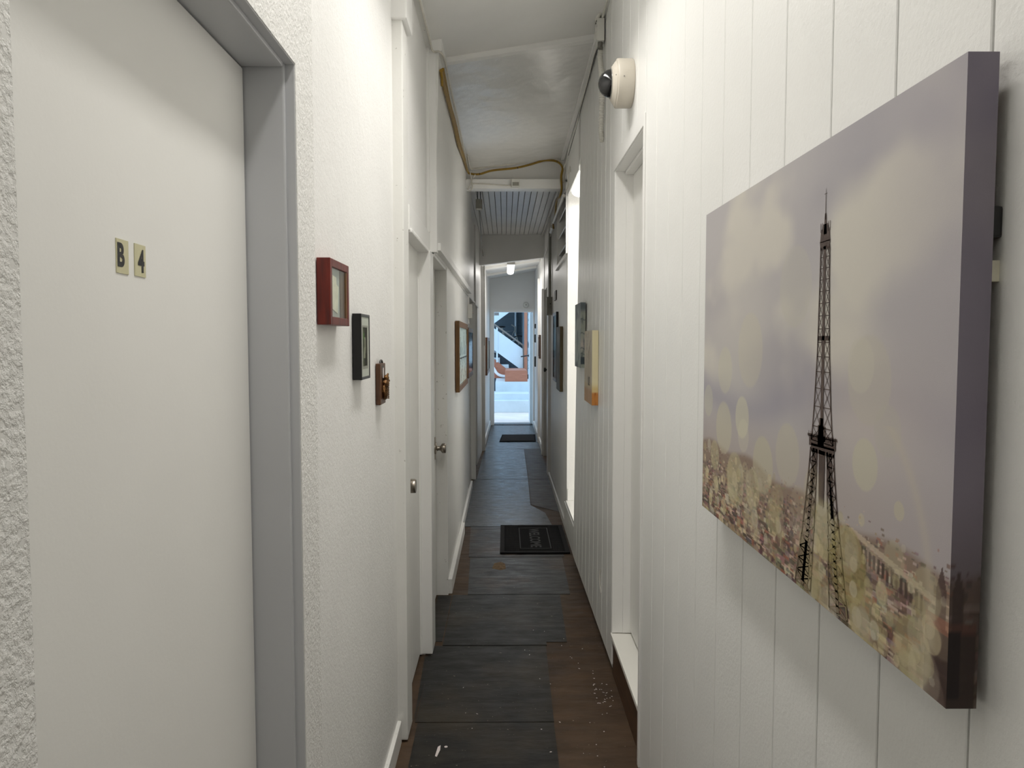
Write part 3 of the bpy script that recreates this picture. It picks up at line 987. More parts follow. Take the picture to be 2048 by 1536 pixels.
def sky_city(u, v, detail=True):
    n = fbm(u, v, 3, 4, 3)
    n2 = fbm(u * 0.8 + 0.1, v, 5, 4, 2)
    c = np.zeros(u.shape + (3,))
    c[:] = (176, 172, 174)
    c = over(c, (150, 146, 156), sstep(0.45, 0.75, n2) * 0.8)
    c = over(c, (206, 201, 190), sstep(0.48, 0.72, n) * 0.85)
    c = over(c, (198, 193, 186), 0.6 * np.exp(-((u - 0.25) / 0.28) ** 2 - ((v - 0.62) / 0.3) ** 2))
    c = over(c, (150, 146, 158), 0.65 * np.exp(-((v - 0.42 + 0.05 * np.sin(u * 6)) / 0.05) ** 2))
    c = over(c, (168, 156, 152), 0.6 * sstep(0.40, 0.24, v))
    c = over(c, (202, 190, 182), 0.6 * np.exp(-((u - 0.84) / 0.16) ** 2 - ((v - 0.42) / 0.12) ** 2))
    c = over(c, (172, 166, 172), 0.5 * sstep(0.75, 1.0, u))
    sk = skyline(u)
    land = 1 - sstep(-0.012, 0.012, v - sk)
    c = over(c, (138, 118, 104), land)
    if detail:
        for (ru, rv, w, h, cc) in RECTS:
            a = (np.abs(u - ru) < w / 2) & (np.abs(v - rv) < h / 2)
            if a.any():
                haze = min(1.0, max(0.0, rv / 0.24)) * 0.35
                k = np.array(cc) * (1 - haze) + np.array((176, 160, 150)) * haze
                c[a] = c[a] * 0.25 + k * 0.75
    # long roof lines of a big block at the lower right
    band = ((v - (0.20 - 0.20 * (u - 0.76))) / 0.010)
    c = over(c, (208, 192, 168), 0.6 * ((np.abs(band) < 0.6) & (u > 0.77) & (u < 0.98)).astype(float))
    win = (np.abs(v - (0.165 - 0.17 * (u - 0.8))) < 0.014) & (u > 0.80) & (u < 0.95) & (np.mod(u * 90, 1) < 0.55)
    c = over(c, (66, 50, 42), 0.8 * win.astype(float))
    # dark tower block at the near lower corner
    dk = ((u > 0.955) & (v < 0.12)).astype(float)
    c = over(c, (52, 34, 30), dk * 0.9)
    dk2 = (np.abs(u - 0.985) < 0.010) & (v >= 0.12) & (v < 0.22 - 4 * np.abs(u - 0.985))
    c = over(c, (70, 50, 46), 0.8 * dk2.astype(float))
    c = over(c, (140, 70, 54), 0.6 * ((u > 0.955) & (np.abs(v - 0.125) < 0.012)).astype(float))
    return c


def canvas_col(u, v):
    c = sky_city(u, v) * 1.05
    c = bokeh(c, u, v)
    # pale vertical sheen of one large out-of-focus disc on the right
    d = np.sqrt(((u - 0.70) * 0.885) ** 2 + ((v - 0.12) * 0.612) ** 2)
    c = over(c, (206, 196, 176), 0.35 * np.exp(-((d - 0.235) / 0.008) ** 2) * (v < 0.42) * (u > 0.8))
    return c


cv = thing('canvas_print', (0.44, 1.13, CZ0), 'large canvas print of an iron lattice tower above a blurred city', 'canvas print')
RND = 0.004
grid_mesh('canvas_front', lambda U, V: np.stack([np.full_like(U, CXF), CY1 - U * (CY1 - CY0), CZ0 + V * (CZ1 - CZ0)], -1), 620, 430, canvas_col, 'canvas', cv)


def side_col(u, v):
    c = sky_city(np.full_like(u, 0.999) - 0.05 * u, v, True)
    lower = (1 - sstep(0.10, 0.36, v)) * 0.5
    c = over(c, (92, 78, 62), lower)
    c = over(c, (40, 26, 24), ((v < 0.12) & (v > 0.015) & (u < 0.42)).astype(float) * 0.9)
    return c * np.array((0.72, 0.70, 0.76))  # wrapped print, multiplied darker to paint in part of the edge's shade


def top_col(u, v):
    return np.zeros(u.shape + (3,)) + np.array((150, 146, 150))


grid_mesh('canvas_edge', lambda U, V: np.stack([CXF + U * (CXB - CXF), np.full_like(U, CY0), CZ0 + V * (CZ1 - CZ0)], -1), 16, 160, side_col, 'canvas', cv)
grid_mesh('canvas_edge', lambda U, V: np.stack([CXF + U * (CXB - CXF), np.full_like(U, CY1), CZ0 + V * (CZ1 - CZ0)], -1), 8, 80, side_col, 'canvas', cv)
grid_mesh('canvas_edge', lambda U, V: np.stack([CXF + U * (CXB - CXF), CY0 + V * (CY1 - CY0), np.full_like(U, CZ1)], -1), 4, 60, top_col, 'canvas', cv)
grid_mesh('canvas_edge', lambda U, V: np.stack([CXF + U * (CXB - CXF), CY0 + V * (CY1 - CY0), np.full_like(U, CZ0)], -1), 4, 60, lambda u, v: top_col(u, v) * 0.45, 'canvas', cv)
box('stretcher_frame', 0.430, CXB, CY0 + 0.002, CY1 - 0.002, CZ0 + 0.002, CZ1 - 0.002, 'brownwood', cv)
box('hanging_clip', 0.447, 0.4605, CY0 + 0.006, CY0 + 0.016, 1.515, 1.535, 'paper', cv, 0.001)
box('hanging_clip', 0.447, 0.4605, CY0 + 0.004, CY0 + 0.014, 1.555, 1.585, 'black_plastic', cv, 0.003)
box('hanging_clip', 0.447, 0.4605, CY1 - 0.05, CY1 - 0.03, 1.515, 1.535, 'paper', cv, 0.001)

# printed tower: thin ink layer on the canvas, drawn with bars
T_V, T_F = [], []


def tquad(p0, p1, w0, w1=None, seg=1):
    """bar from p0 to p1 (u, v) with full widths w0, w1 in metres on the canvas"""
    w1 = w0 if w1 is None else w1
    a = np.array((p0[0] * 0.885, p0[1] * 0.612))
    b = np.array((p1[0] * 0.885, p1[1] * 0.612))
    d = b - a
    L = np.hypot(*d)
    if L < 1e-6:
        return
    nrm = np.array((-d[1], d[0])) / L
    for s in range(seg):
        t0, t1 = s / seg, (s + 1) / seg
        wa, wb = w0 + (w1 - w0) * t0, w0 + (w1 - w0) * t1
        A, B = a + d * t0, a + d * t1
        b0 = len(T_V)
        T_V.extend([A + nrm * wa / 2, A - nrm * wa / 2, B - nrm * wb / 2, B + nrm * wb / 2])
        T_F.append((b0, b0 + 1, b0 + 2, b0 + 3))


def tshaft(v):
    """left and right edge of the upper shaft at height v"""
    pts = [(0.345, 0.631, 0.711), (0.40, 0.638, 0.701), (0.55, 0.6475, 0.6895), (0.70, 0.6505, 0.6835), (0.775, 0.651, 0.682)]
    for (v0, l0, r0), (v1, l1, r1) in zip(pts[:-1], pts[1:]):
        if v <= v1:
            t = (v - v0) / (v1 - v0)
            return l0 + (l1 - l0) * t, r0 + (r1 - r0) * t
    return pts[-1][1:]


tquad((0.6655, 0.83), (0.665, 0.897), 0.0022, 0.0008)
tquad((0.660, 0.886), (0.670, 0.886), 0.0008)
tquad((0.6655, 0.80), (0.6655, 0.845), 0.010, 0.004)
tquad((0.6655, 0.812), (0.6655, 0.822), 0.020, 0.014)
tquad((0.6655, 0.784), (0.6655, 0.812), 0.031, 0.026)
tquad((0.6655, 0.768), (0.6655, 0.786), 0.026, 0.033)
for du in (-0.016, -0.010, 0.010, 0.016):
    tquad((0.6655 + du, 0.806), (0.6655 + du, 0.826), 0.0014)
vv = 0.775
while vv > 0.362:
    l, r = tshaft(vv)
    w = r - l
    v2 = max(0.352, vv - w * 0.885 / 0.612 * 0.52)
    l2, r2 = tshaft(v2)
    cx, cx2 = (l + r) / 2, (l2 + r2) / 2
    tquad((l, vv), (l2, v2), 0.0030)
    tquad((r, vv), (r2, v2), 0.0030)
    tquad((cx - 0.001, vv), (cx2 - 0.001, v2), 0.0075 if vv > 0.6 else 0.0085)
    bw = 0.0013
    for (p, q, p2, q2) in ((l, cx - 0.005, l2, cx2 - 0.005), (cx + 0.005, r, cx2 + 0.005, r2)):
        tquad((p, vv), (q2, v2), bw)
        tquad((q, vv), (p2, v2), bw)
        tquad((p2, v2), (q2, v2), bw)
    vv = v2
tquad((0.647, 0.578), (0.690, 0.578), 0.006)
tquad((0.655, 0.372), (0.683, 0.372), 0.020)
tquad((0.667, 0.345), (0.667, 0.405), 0.020, 0.012)
# second platform
tquad((0.624, 0.350), (0.718, 0.354), 0.014)
tquad((0.618, 0.362), (0.722, 0.366), 0.0035)
tquad((0.632, 0.335), (0.714, 0.337), 0.012)
for k in range(14):
    uu = 0.622 + k * 0.0073
    tquad((uu, 0.357), (uu, 0.371), 0.0012)
# pylons below
for (o0, o1, i0, i1, dens) in ((0.630, 0.580, 0.655, 0.640, 0.012), (0.712, 0.768, 0.690, 0.708, 0.012)):
    n = 11
    for k in range(n):
        t0, t1 = k / n, (k + 1) / n
        va, vb = 0.335 - 0.325 * t0, 0.335 - 0.325 * t1
        e = 1.25
        oa, ob = o0 + (o1 - o0) * t0 ** e, o0 + (o1 - o0) * t1 ** e
        ia, ib = i0 + (i1 - i0) * t0 ** e, i0 + (i1 - i0) * t1 ** e
        tquad((oa, va), (ob, vb), 0.0034)
        tquad((ia, va), (ib, vb), 0.0034)
        tquad(((oa + ia) / 2, va), ((ob + ib) / 2, vb), 0.0085)
        tquad((oa, va), (ib, vb), 0.0018)
        tquad((ia, va), (ob, vb), 0.0018)
        tquad((ob, vb), (ib, vb), 0.0018)
tquad((0.672, 0.335), (0.673, 0.215), 0.020, 0.016, 6)
tquad((0.690, 0.335), (0.712, 0.20), 0.006, 0.010, 6)
tquad((0.652, 0.335), (0.640, 0.235), 0.005, 0.006, 4)
tquad((0.618, 0.12), (0.610, 0.02), 0.030, 0.038, 5)

mbt = MB()
tv = np.array(T_V)
uu_, vv_ = tv[:, 0] / 0.885, tv[:, 1] / 0.612
mbt.v = [(CXF - 0.0006, CY1 - a, CZ0 + max(b, 0.001)) for a, b in T_V]
for f in T_F:
    mbt.face(f)
tc = np.zeros((len(tv), 3)) + np.array((72, 56, 50))
tc = over(tc, (104, 86, 74), sstep(0.75, 0.35, vv_) * 0.35)
tc = over(tc, (66, 48, 42), ((vv_ < 0.37) & (vv_ > 0.2)).astype(float) * 0.8)
tc = over(tc, (150, 134, 100), sstep(0.22, 0.10, vv_) * 0.45)
BB = [b for b in BOKEH if b[2] > 0.03 and b[1] < 0.3]
for (bu, bv, r, cc, al) in BB:
    d = np.sqrt(((uu_ - bu) * 0.885) ** 2 + ((vv_ - bv) * 0.612) ** 2) / (r * 0.612)
    tc = over(tc, cc, al * (1 - sstep(0.9, 1.05, d)))
mbt.col = lin(tc)
mbt.build('tower_print', 'canvas', cv)


def canvas_block(name, label, y0, y1, z0, z1, xf, xb, front, side, n=(60, 60), tilt=0.0):
    t = thing(name, ((xf + xb) / 2, (y0 + y1) / 2, z0), label, 'canvas print', group='small canvases on the right wall')
    grid_mesh('canvas_front', lambda U, V: np.stack([np.full_like(U, xf), y1 - U * (y1 - y0), z0 + V * (z1 - z0)], -1), n[0], n[1], front, 'canvas', t)
    grid_mesh('canvas_edge', lambda U, V: np.stack([xf + U * (xb - xf), np.full_like(U, y0), z0 + V * (z1 - z0)], -1), 12, 80, side, 'canvas', t)
    mb = MB()
    e = 0.0007
    mb.box(xf + e, xb, y0 + e, y1 - e, z0 + e, z1 - e)
    mb.build('stretcher_frame', 'darkoak', t)
    return t


def f_front(u, v):
    n = fbm(u, v, 21, 4, 3)
    c = np.zeros(u.shape + (3,)) + np.array((196, 188, 172))
    c = over(c, (176, 160, 138), sstep(0.4, 0.7, n) * 0.6)
    c = over(c, (172, 120, 66), sstep(0.26, 0.16, v) * 0.7)
    c = over(c, (196, 172, 120), np.exp(-((v - 0.25) / 0.03) ** 2) * 0.6)
    for (u0, v0, u1, v1) in ((0.25, 0.95, 0.32, 0.72), (0.32, 0.72, 0.5, 0.98), (0.45, 0.62, 0.8, 0.86), (0.6, 0.55, 0.62, 0.78), (0.2, 0.55, 0.3, 0.68)):
        t = np.clip(((u - u0) * (u1 - u0) + (v - v0) * (v1 - v0)) / ((u1 - u0) ** 2 + (v1 - v0) ** 2), 0, 1)
        d = np.hypot(u - u0 - t * (u1 - u0), v - v0 - t * (v1 - v0))
        c = over(c, (92, 80, 72), (d < 0.011).astype(float) * 0.8)
    return c


def f_side(u, v):
    n = fbm(u * 0.3, v, 22, 4, 4)
    c = np.zeros(u.shape + (3,)) + np.array((236, 226, 188))
    c = over(c, (222, 196, 132), np.exp(-((v - 0.21) / 0.05) ** 2) * 0.8)
    c = over(c, (206, 140, 72), sstep(0.19, 0.15, v))
    c = over(c, (172, 96, 44), sstep(0.45, 0.7, n) * (v < 0.17) * 0.8)
    return c


cf = canvas_block('small_canvas', 'small cream canvas with orange lower edge, nearer of the two hung together', 3.715, 4.066, 1.140, 1.513, 0.4315, 0.4625, f_front, f_side)
text_obj('lettering', 'ut', 0.10, lambda a, b: (0.4307, 3.855 - a, 1.262 + b), 'glyph', cf, 0.0)


def e_front(u, v):
    n = fbm(u, v, 31, 5, 4)
    c = np.zeros(u.shape + (3,)) + np.array((150, 158, 156))
    c = over(c, (82, 94, 102), sstep(0.48, 0.62, n) * 0.85)
    c = over(c, (70, 82, 92), sstep(0.80, 0.98, v) * 0.7)
    c = over(c, (176, 178, 170), np.exp(-((v - 0.3) / 0.1) ** 2) * 0.4)
    return c


def e_side(u, v):
    n = fbm(u * 0.4, v, 33, 4, 5)
    c = np.zeros(u.shape + (3,)) + np.array((162, 168, 158))
    c = over(c, (92, 102, 110), sstep(0.82, 0.93, v) * 0.85)
    c = over(c, (206, 196, 190), np.exp(-((v - 0.36) / 0.10) ** 2) * 0.8)
    for vb in (0.74, 0.53, 0.30, 0.215):
        c = over(c, (78, 88, 94), np.exp(-((v - vb - 0.01 * np.sin(u * 6)) / 0.008) ** 2) * 0.8)
    c = over(c, (56, 66, 76), ((v > 0.06) & (v < 0.165) & (u > 0.0) & (u < 0.85)).astype(float) * 0.85)
    c = over(c, (70, 82, 90), sstep(0.55, 0.7, n) * 0.5)
    return c


canvas_block('small_canvas', 'small blue grey canvas, farther of the two hung together', 4.285, 4.628, 1.306, 1.680, 0.4315, 0.4595, e_front, e_side)


def c_front(u, v):
    n = fbm(u, v, 41, 5, 4)
    c = np.zeros(u.shape + (3,)) + np.array((96, 96, 92))
    c = over(c, (48, 50, 50), sstep(0.42, 0.62, n) * 0.8)
    c = over(c, (36, 36, 34), np.exp(-((u - 0.55) / 0.12) ** 2) * (v < 0.6) * 0.9)
    c = over(c, (128, 128, 122), np.exp(-((v - 0.8) / 0.1) ** 2) * 0.4)
    return c


canvas_block('small_canvas', 'dark street canvas with an olive brown edge on the shaded wall', 6.198, 6.615, 1.040, 1.580, 0.453, 0.4785, c_front,
             lambda u, v: np.zeros(u.shape + (3,)) + np.array((98, 84, 58)))


def picture_frame(name, label, side, y0, y1, z0, z1, xw, xf, fw, fmat, colf, group=None, glassy=True, n=(40, 60), cat='picture frame', backmat='mount', recess=0.010, gmat='glass'):
    """framed picture on a wall; side=+1: hangs on the left wall and faces +X"""
    t = thing(name, ((xw + xf) / 2, (y0 + y1) / 2, z0), label, cat, group)
    s = side
    a, b = min(xw, xf), max(xw, xf)
    box('moulding', a, b, y0, y0 + fw, z0, z1, fmat, t, 0.0015)
    box('moulding', a, b, y1 - fw, y1, z0, z1, fmat, t, 0.0015)
    box('moulding', a, b, y0 + fw, y1 - fw, z1 - fw, z1, fmat, t, 0.0015)
    box('moulding', a, b, y0 + fw, y1 - fw, z0, z0 + fw, fmat, t, 0.0015)
    dep = abs(xf - xw)
    xp = xf - s * recess
    box('backing', min(xw, xp - s * 0.001), max(xw, xp - s * 0.001), y0 + fw, y1 - fw, z0 + fw, z1 - fw, backmat, t)
    if colf is not None:
        grid_mesh('picture', lambda U, V: np.stack([np.full_like(U, xp), (y0 + fw if s > 0 else y1 - fw) + s * U * (y1 - y0 - 2 * fw), z0 + fw + V * (z1 - z0 - 2 * fw)], -1),
                  n[0], n[1], colf, 'print_gloss', t)
    if glassy:
        xg = xf - s * min(0.003, recess * 0.5)
        box('glass_pane', xg - 0.0006, xg + 0.0006, y0 + fw, y1 - fw, z0 + fw, z1 - fw, gmat, t)
    return t


# red shadow-box frame
rf = picture_frame('picture_frame', 'deep red wooden shadow box frame, highest of the three on stucco', 1, 1.560, 1.745, 1.494, 1.632, -0.3885, -0.360, 0.017, 'redwood', None, 'small frames on the stucco wall', backmat='mount_grey', recess=0.0060)
MB().prism([(-0.3668, 1.602, 1.528), (-0.3668, 1.650, 1.520), (-0.3668, 1.662, 1.578), (-0.3668, 1.642, 1.583), (-0.3668, 1.640, 1.597), (-0.3668, 1.605, 1.600)], (0.0010, 0, 0)).build('paper_scrap', 'paper', rf)
box('inner_panel', -0.3672, -0.3655, 1.676, 1.716, 1.511, 1.615, 'brownwood', rf, 0.0004)
box('inner_edge', -0.3672, -0.3612, 1.7180, 1.7278, 1.511, 1.615, 'oak', rf, 0.0005)


# black frame with a standing figure picture
def bl_col(u, v):
    c = np.zeros(u.shape + (3,)) + np.array((222, 219, 212))
    inn = (u > 0.12) & (u < 0.88) & (v > 0.13) & (v < 0.86)
    c = over(c, (176, 170, 162), inn.astype(float))
    pic = (u > 0.20) & (u < 0.78) & (v > 0.18) & (v < 0.82)
    c = over(c, (62, 58, 50), pic.astype(float))
    c = over(c, (104, 116, 84), (pic & (u < 0.4)).astype(float) * 0.5)
    fig = (np.abs(u - 0.45 - 0.04 * np.sin(v * 14)) < 0.07 + 0.05 * (v < 0.5)) & (v > 0.30) & (v < 0.66)
    c = over(c, (176, 172, 152), fig.astype(float) * 0.85)
    c = over(c, (96, 150, 70), (np.hypot(u - 0.33, (v - 0.68) * 1.2) < 0.07).astype(float) * 0.7)
    return c


picture_frame('picture_frame', 'black box frame with a pale mount and small figure picture', 1, 1.916, 2.037, 1.360, 1.530, -0.3885, -0.3655, 0.0075, 'black', bl_col, 'small frames on the stucco wall', n=(50, 60), recess=0.0018)

# carved plaque
pq = thing('carved_plaque', (-0.382, 2.30, 1.267), 'dark wooden plaque with a bronze coloured carved relief', 'plaque')
box('board', -0.3885, -0.374, 2.253, 2.347, 1.267, 1.392, 'brownwood', pq, 0.0025)
MB().tube(catmull([(-0.380, 2.285, 1.391), (-0.380, 2.290, 1.399), (-0.380, 2.305, 1.401), (-0.380, 2.320, 1.398), (-0.380, 2.325, 1.391)], 5), 0.0028, 8).build('hanger', 'black_plastic', pq, smooth=True)
lbk = box('label_back', -0.3742, -0.3735, 2.284, 2.316, 1.337, 1.384, 'black', pq)
box('label_strip', -0.3735, -0.3725, 2.292, 2.308, 1.347, 1.378, 'label', lbk)
mb = MB()
random.seed(5)
mb.ball((-0.369, 2.300, 1.305), 0.011, 0.020, 0.024, 14, 10, 0, 0.10)
mb.ball((-0.367, 2.303, 1.330), 0.012, 0.016, 0.012, 12, 8, 0, 0.10)
mb.ball((-0.366, 2.312, 1.346), 0.009, 0.009, 0.010, 12, 8, 0, 0.08)
mb.ball((-0.366, 2.322, 1.338), 0.010, 0.007, 0.006, 10, 6, 0, 0.08)
mb.ball((-0.370, 2.325, 1.322), 0.008, 0.010, 0.012, 10, 6, 0, 0.1)
for k in range(9):
    mb.tube([(-0.362, 2.284, 1.287 + k * 0.0055), (-0.356, 2.298, 1.285 + k * 0.0055), (-0.361, 2.314, 1.288 + k * 0.0055)], 0.0017, 6)
mb.tube(catmull([(-0.366, 2.318, 1.350), (-0.363, 2.326, 1.358), (-0.366, 2.330, 1.350)], 4), 0.003, 8)
mb.build('relief', 'bronze', pq, smooth=True)
random.seed(9)


# two wooden frames on the left wall
def a_col(u, v):  # pale city print with the doorway's reflection and glare painted in
    n = fbm(u, v, 51, 4, 6)
    c = np.zeros(u.shape + (3,)) + np.array((232, 244, 250))
    c = over(c, (120, 156, 172), sstep(0.55, 0.75, n) * 0.7 * (v > 0.5))
    c = over(c, (238, 240, 238), sstep(0.35, 0.2, v) * 0.7)
    for k in range(7):
        uu = 0.12 + k * 0.12
        c = over(c, (90, 110, 122), ((np.abs(u - uu) < 0.018) & (v > 0.5) & (v < 0.62 + 0.3 * ((k * 37) % 10) / 10)).astype(float) * 0.6)
    c = over(c, (40, 50, 56), (np.abs(v - 0.46) < 0.012).astype(float))
    c = over(c, (50, 60, 66), (np.abs(v - 0.44 + 0.10 * (np.mod(u * 4, 1) - 0.5) ** 2 * 4) < 0.010).astype(float))
    for (pu, pv) in ((0.15, 0.28), (0.3, 0.12), (0.45, 0.3), (0.6, 0.1), (0.72, 0.24), (0.85, 0.15), (0.35, 0.22), (0.9, 0.3)):
        c = over(c, (70, 80, 90), (np.hypot((u - pu) * 2, v - pv) < 0.035).astype(float) * 0.8)
        c = over(c, (150, 100, 90), (np.hypot((u - pu) * 2, v - pv + 0.06) < 0.03).astype(float) * 0.6)
    return c


def b_col(u, v):
    c = np.zeros(u.shape + (3,)) + np.array((176, 196, 222))
    n = fbm(u, v, 55, 4, 5)
    c = over(c, (96, 104, 116), sstep(0.5, 0.65, n) * (v > 0.68) * 0.9)
    c = over(c, (206, 130, 104), (v < 0.17).astype(float))
    c = over(c, (230, 170, 150), ((v >= 0.17) & (v < 0.22)).astype(float))
    c = over(c, (54, 66, 84), ((v > 0.20) & (v < 0.30) & (np.abs(u - 0.45) < 0.15)).astype(float) * 0.9)
    c = over(c, (54, 66, 84), (np.abs(u - 0.9) < 0.05).astype(float) * 0.8)
    return c


picture_frame('picture_frame', 'brown wooden frame with a pale city scene, glare painted in, nearer of the pair', 1, 4.950, 6.090, 1.120, 1.593, -0.327, -0.300, 0.040, 'oak', a_col, 'wooden frames on the left wall', n=(80, 80))
picture_frame('picture_frame', 'brown wooden frame with a blue and orange scene, farther of the pair', 1, 6.60, 7.46, 1.130, 1.578, -0.351, -0.3175, 0.040, 'brownwood', b_col, 'wooden frames on the left wall', n=(60, 60), gmat='glass_shiny')


def d_col(u, v):
    n = fbm(u, v, 61, 4, 4)
    c = np.zeros(u.shape + (3,)) + np.array((190, 190, 188))
    return over(c, (120, 124, 128), sstep(0.4, 0.65, n) * 0.6)


picture_frame('picture_frame', 'dark brown frame with a pale picture near the end door', 1, 10.55, 12.05, 0.975, 1.51, -0.285, -0.248, 0.05, 'brownwood', d_col, None, n=(30, 30))
# dark frames on the right wall
picture_frame('picture_frame', 'narrow black frame behind the dark street canvas', -1, 6.80, 7.25, 1.085, 1.725, 0.4835, 0.462, 0.03, 'black',
              lambda u, v: np.zeros(u.shape + (3,)) + np.array((120, 140, 150)), None, n=(20, 20))
picture_frame('picture_frame', 'dark brown frame on the right wall near the end door', -1, 10.40, 10.70, 1.215, 1.545, 0.4955, 0.474, 0.03, 'brownwood',
              lambda u, v: np.zeros(u.shape + (3,)) + np.array((70, 62, 50)), None, n=(20, 20))

# ================================================================== FLOOR MATS
mt = thing('door_mat', (0.21, 5.45, 0.003), 'black rubber door mat reading WELCOME beside the alcove step', 'door mat')
MX0, MX1, MY0, MY1 = -0.035, 0.447, 5.066, 5.836
box('mat_base', MX0, MX1, MY0, MY1, 0.003, 0.010, 'rubber', mt, 0.002)
mb = MB()
mb.box(MX0, MX1, MY0, MY0 + 0.03, 0.0095, 0.0135)
mb.box(MX0, MX1, MY1 - 0.03, MY1, 0.0095, 0.0135)
mb.box(MX0, MX0 + 0.03, MY0 + 0.03, MY1 - 0.03, 0.0095, 0.0135)
mb.box(MX1 - 0.03, MX1, MY0 + 0.03, MY1 - 0.03, 0.0095, 0.0135)
mb.build('mat_rim', 'rubber_rim', mt)
mb = MB()
px0, px1, py0, py1 = 0.105, 0.325, 5.165, 5.745
for (a, b, c_, d_) in ((px0, px0 + 0.006, py0, py1), (px1 - 0.006, px1, py0, py1), (px0, px1, py0, py0 + 0.006), (px0, px1, py1 - 0.006, py1)):
    mb.box(a, b, c_, d_, 0.010, 0.0135)
mb.build('mat_border', 'mat_text', mt)
vs_, fs_ = text_geo('WELCOME', 0.105, 0.002)
mb = MB()
mb.v = [(0.215 + y * 1.0, 5.455 - x * 1.02, 0.0125) for x, y, _ in vs_]
for f in fs_:
    mb.face(f)
mb.build('mat_lettering', 'mat_text', mt)
mb = MB()
for i in range(9):
    for j in range(40):
        for xx0 in (0.005, 0.335):
            xx = xx0 + i * 0.0105
            if xx > MX1 - 0.034:
                continue
            yy = MY0 + 0.042 + j * 0.0174
            mb.box(xx, xx + 0.006, yy, yy + 0.009, 0.0098, 0.0125)
o = mb.build('mat_studs', 'rubber_rim', mt)
o['kind'] = 'stuff'
mt2 = thing('door_mat', (0.2, 11.2, 0.002), 'dark grey ribbed door mat near the open end door', 'door mat')
MB().hexa([(-0.083, 10.775, 0.002), (0.449, 10.80, 0.002), (0.470, 11.60, 0.002), (-0.045, 11.57, 0.002),
           (-0.083, 10.775, 0.012), (0.449, 10.80, 0.012), (0.470, 11.60, 0.012), (-0.045, 11.57, 0.012)]).build('mat_base', 'rubber', mt2, 0.002)
MB().hexa([(-0.060, 10.80, 0.012), (0.425, 10.825, 0.012), (0.444, 11.575, 0.012), (-0.025, 11.545, 0.012),
           (-0.060, 10.80, 0.015), (0.425, 10.825, 0.015), (0.444, 11.575, 0.015), (-0.025, 11.545, 0.015)]).build('mat_pile', 'mat_grey', mt2, 0.001)

# torn patch and paint chips on the floor
MB().prism([(-0.085, 4.74, 0.003), (-0.03, 4.70, 0.003), (0.005, 4.725, 0.003), (0.0, 4.84, 0.003), (-0.03, 4.88, 0.003), (-0.07, 4.85, 0.003)], (0, 0, 0.0006)).build(
    'torn_patch', 'patch', label='torn brown patch in the dark floor before the welcome mat', cat='patch')
mb = MB()
random.seed(3)
for cx, cy, n, sx, sy in ((0.41, 3.0, 34, 0.025, 0.09), (0.05, 2.9, 14, 0.25, 0.35), (0.30, 3.4, 12, 0.12, 0.25), (0.32, 2.6, 10, 0.10, 0.15)):
    for _ in range(n):
        x_, y_ = random.gauss(cx, sx), random.gauss(cy, sy)
        if x_ > 0.452 or x_ < -0.33 or y_ < 1.6:
            continue
        a = random.uniform(0, 3.1)
        l_, w_ = random.uniform(0.002, 0.006), random.uniform(0.0012, 0.003)
        ca, sa = math.cos(a), math.sin(a)
        zf = 0.0032
        mb.prism([(x_ - l_ * ca, y_ - l_ * sa, zf), (x_ + w_ * sa, y_ - w_ * ca, zf), (x_ + l_ * ca, y_ + l_ * sa, zf), (x_ - w_ * sa, y_ + w_ * ca, zf)], (0, 0, 0.0005))
o = mb.build('paint_chips', 'label', label='scattered white paint chips and grit on the floor', cat='debris', kind='stuff')
MB().prism([(-0.247, 2.56, 0.0032), (-0.240, 2.555, 0.0032), (-0.232, 2.60, 0.0032), (-0.233, 2.63, 0.0032), (-0.242, 2.62, 0.0032)], (0, 0, 0.0005)).build(
    'paint_splash', 'label', label='long white paint splash on the dark floor', cat='paint mark')
MB().lathe([(0.006, 0), (0.006, 0.0005)], (-0.213, 2.62, 0.0032), (0, 0, 1), 16).build('paint_drop', 'label', label='round white paint drop beside the long splash', cat='paint mark')
MB().tube(catmull([(0.4625, 3.555, 0.36), (0.458, 3.565, 0.34), (0.457, 3.56, 0.30), (0.459, 3.545, 0.265), (0.462, 3.54, 0.25)], 5), 0.0022, 8).build(
    'white_cable_loop', 'cable_white', smooth=True, label='short bent white wire on the lower right boards', cat='wire')

# ================================================================== WALL AND CEILING FITTINGS
dc = thing('dome_camera', (0.43, 2.79, 2.31), 'cream dome security camera with a smoked dome above the right door', 'camera')
CC = (0.4625, 2.79, 2.397)
dbase = MB().lathe([(0.083, 0.0), (0.0855, 0.004), (0.0855, 0.055), (0.083, 0.0585), (0.078, 0.060)], CC, (-1, 0, 0), 48).build('base', 'cream_plastic', dc, smooth=True)
dcol = MB().lathe([(0.078, 0.058), (0.077, 0.062), (0.060, 0.074), (0.050, 0.077), (0.047, 0.077)], CC, (-1, 0, 0), 48).build('collar', 'cream_plastic', dc, smooth=True)
prof = [(0.0495, 0.072)] + [(0.049 * math.cos(t), 0.076 + 0.046 * math.sin(t)) for t in [i * math.pi / 2 / 12 for i in range(13)]]
ddome = MB().lathe(prof, CC, (-1, 0, 0), 40).build('dome', 'smoke_dome', dc, smooth=True)
MB().lathe([(0.0515, 0.0755), (0.0525, 0.0775), (0.0515, 0.0795), (0.0485, 0.0785)], CC, (-1, 0, 0), 40).build('dome_ring', 'clear_rim', ddome, smooth=True)
for (a, h, r) in ((math.radians(200), 0.066, 0.0735), (math.radians(175), 0.040, 0.0858)):
    MB().lathe([(0.0022, 0.0), (0.0022, 0.0022)], (CC[0] - h, CC[1] + r * math.cos(a), CC[2] - r * math.sin(a) * 0.3 + 0.0), (-0.3, -1, 0), 10).build('screw', 'screw', dcol if h > 0.05 else dbase)

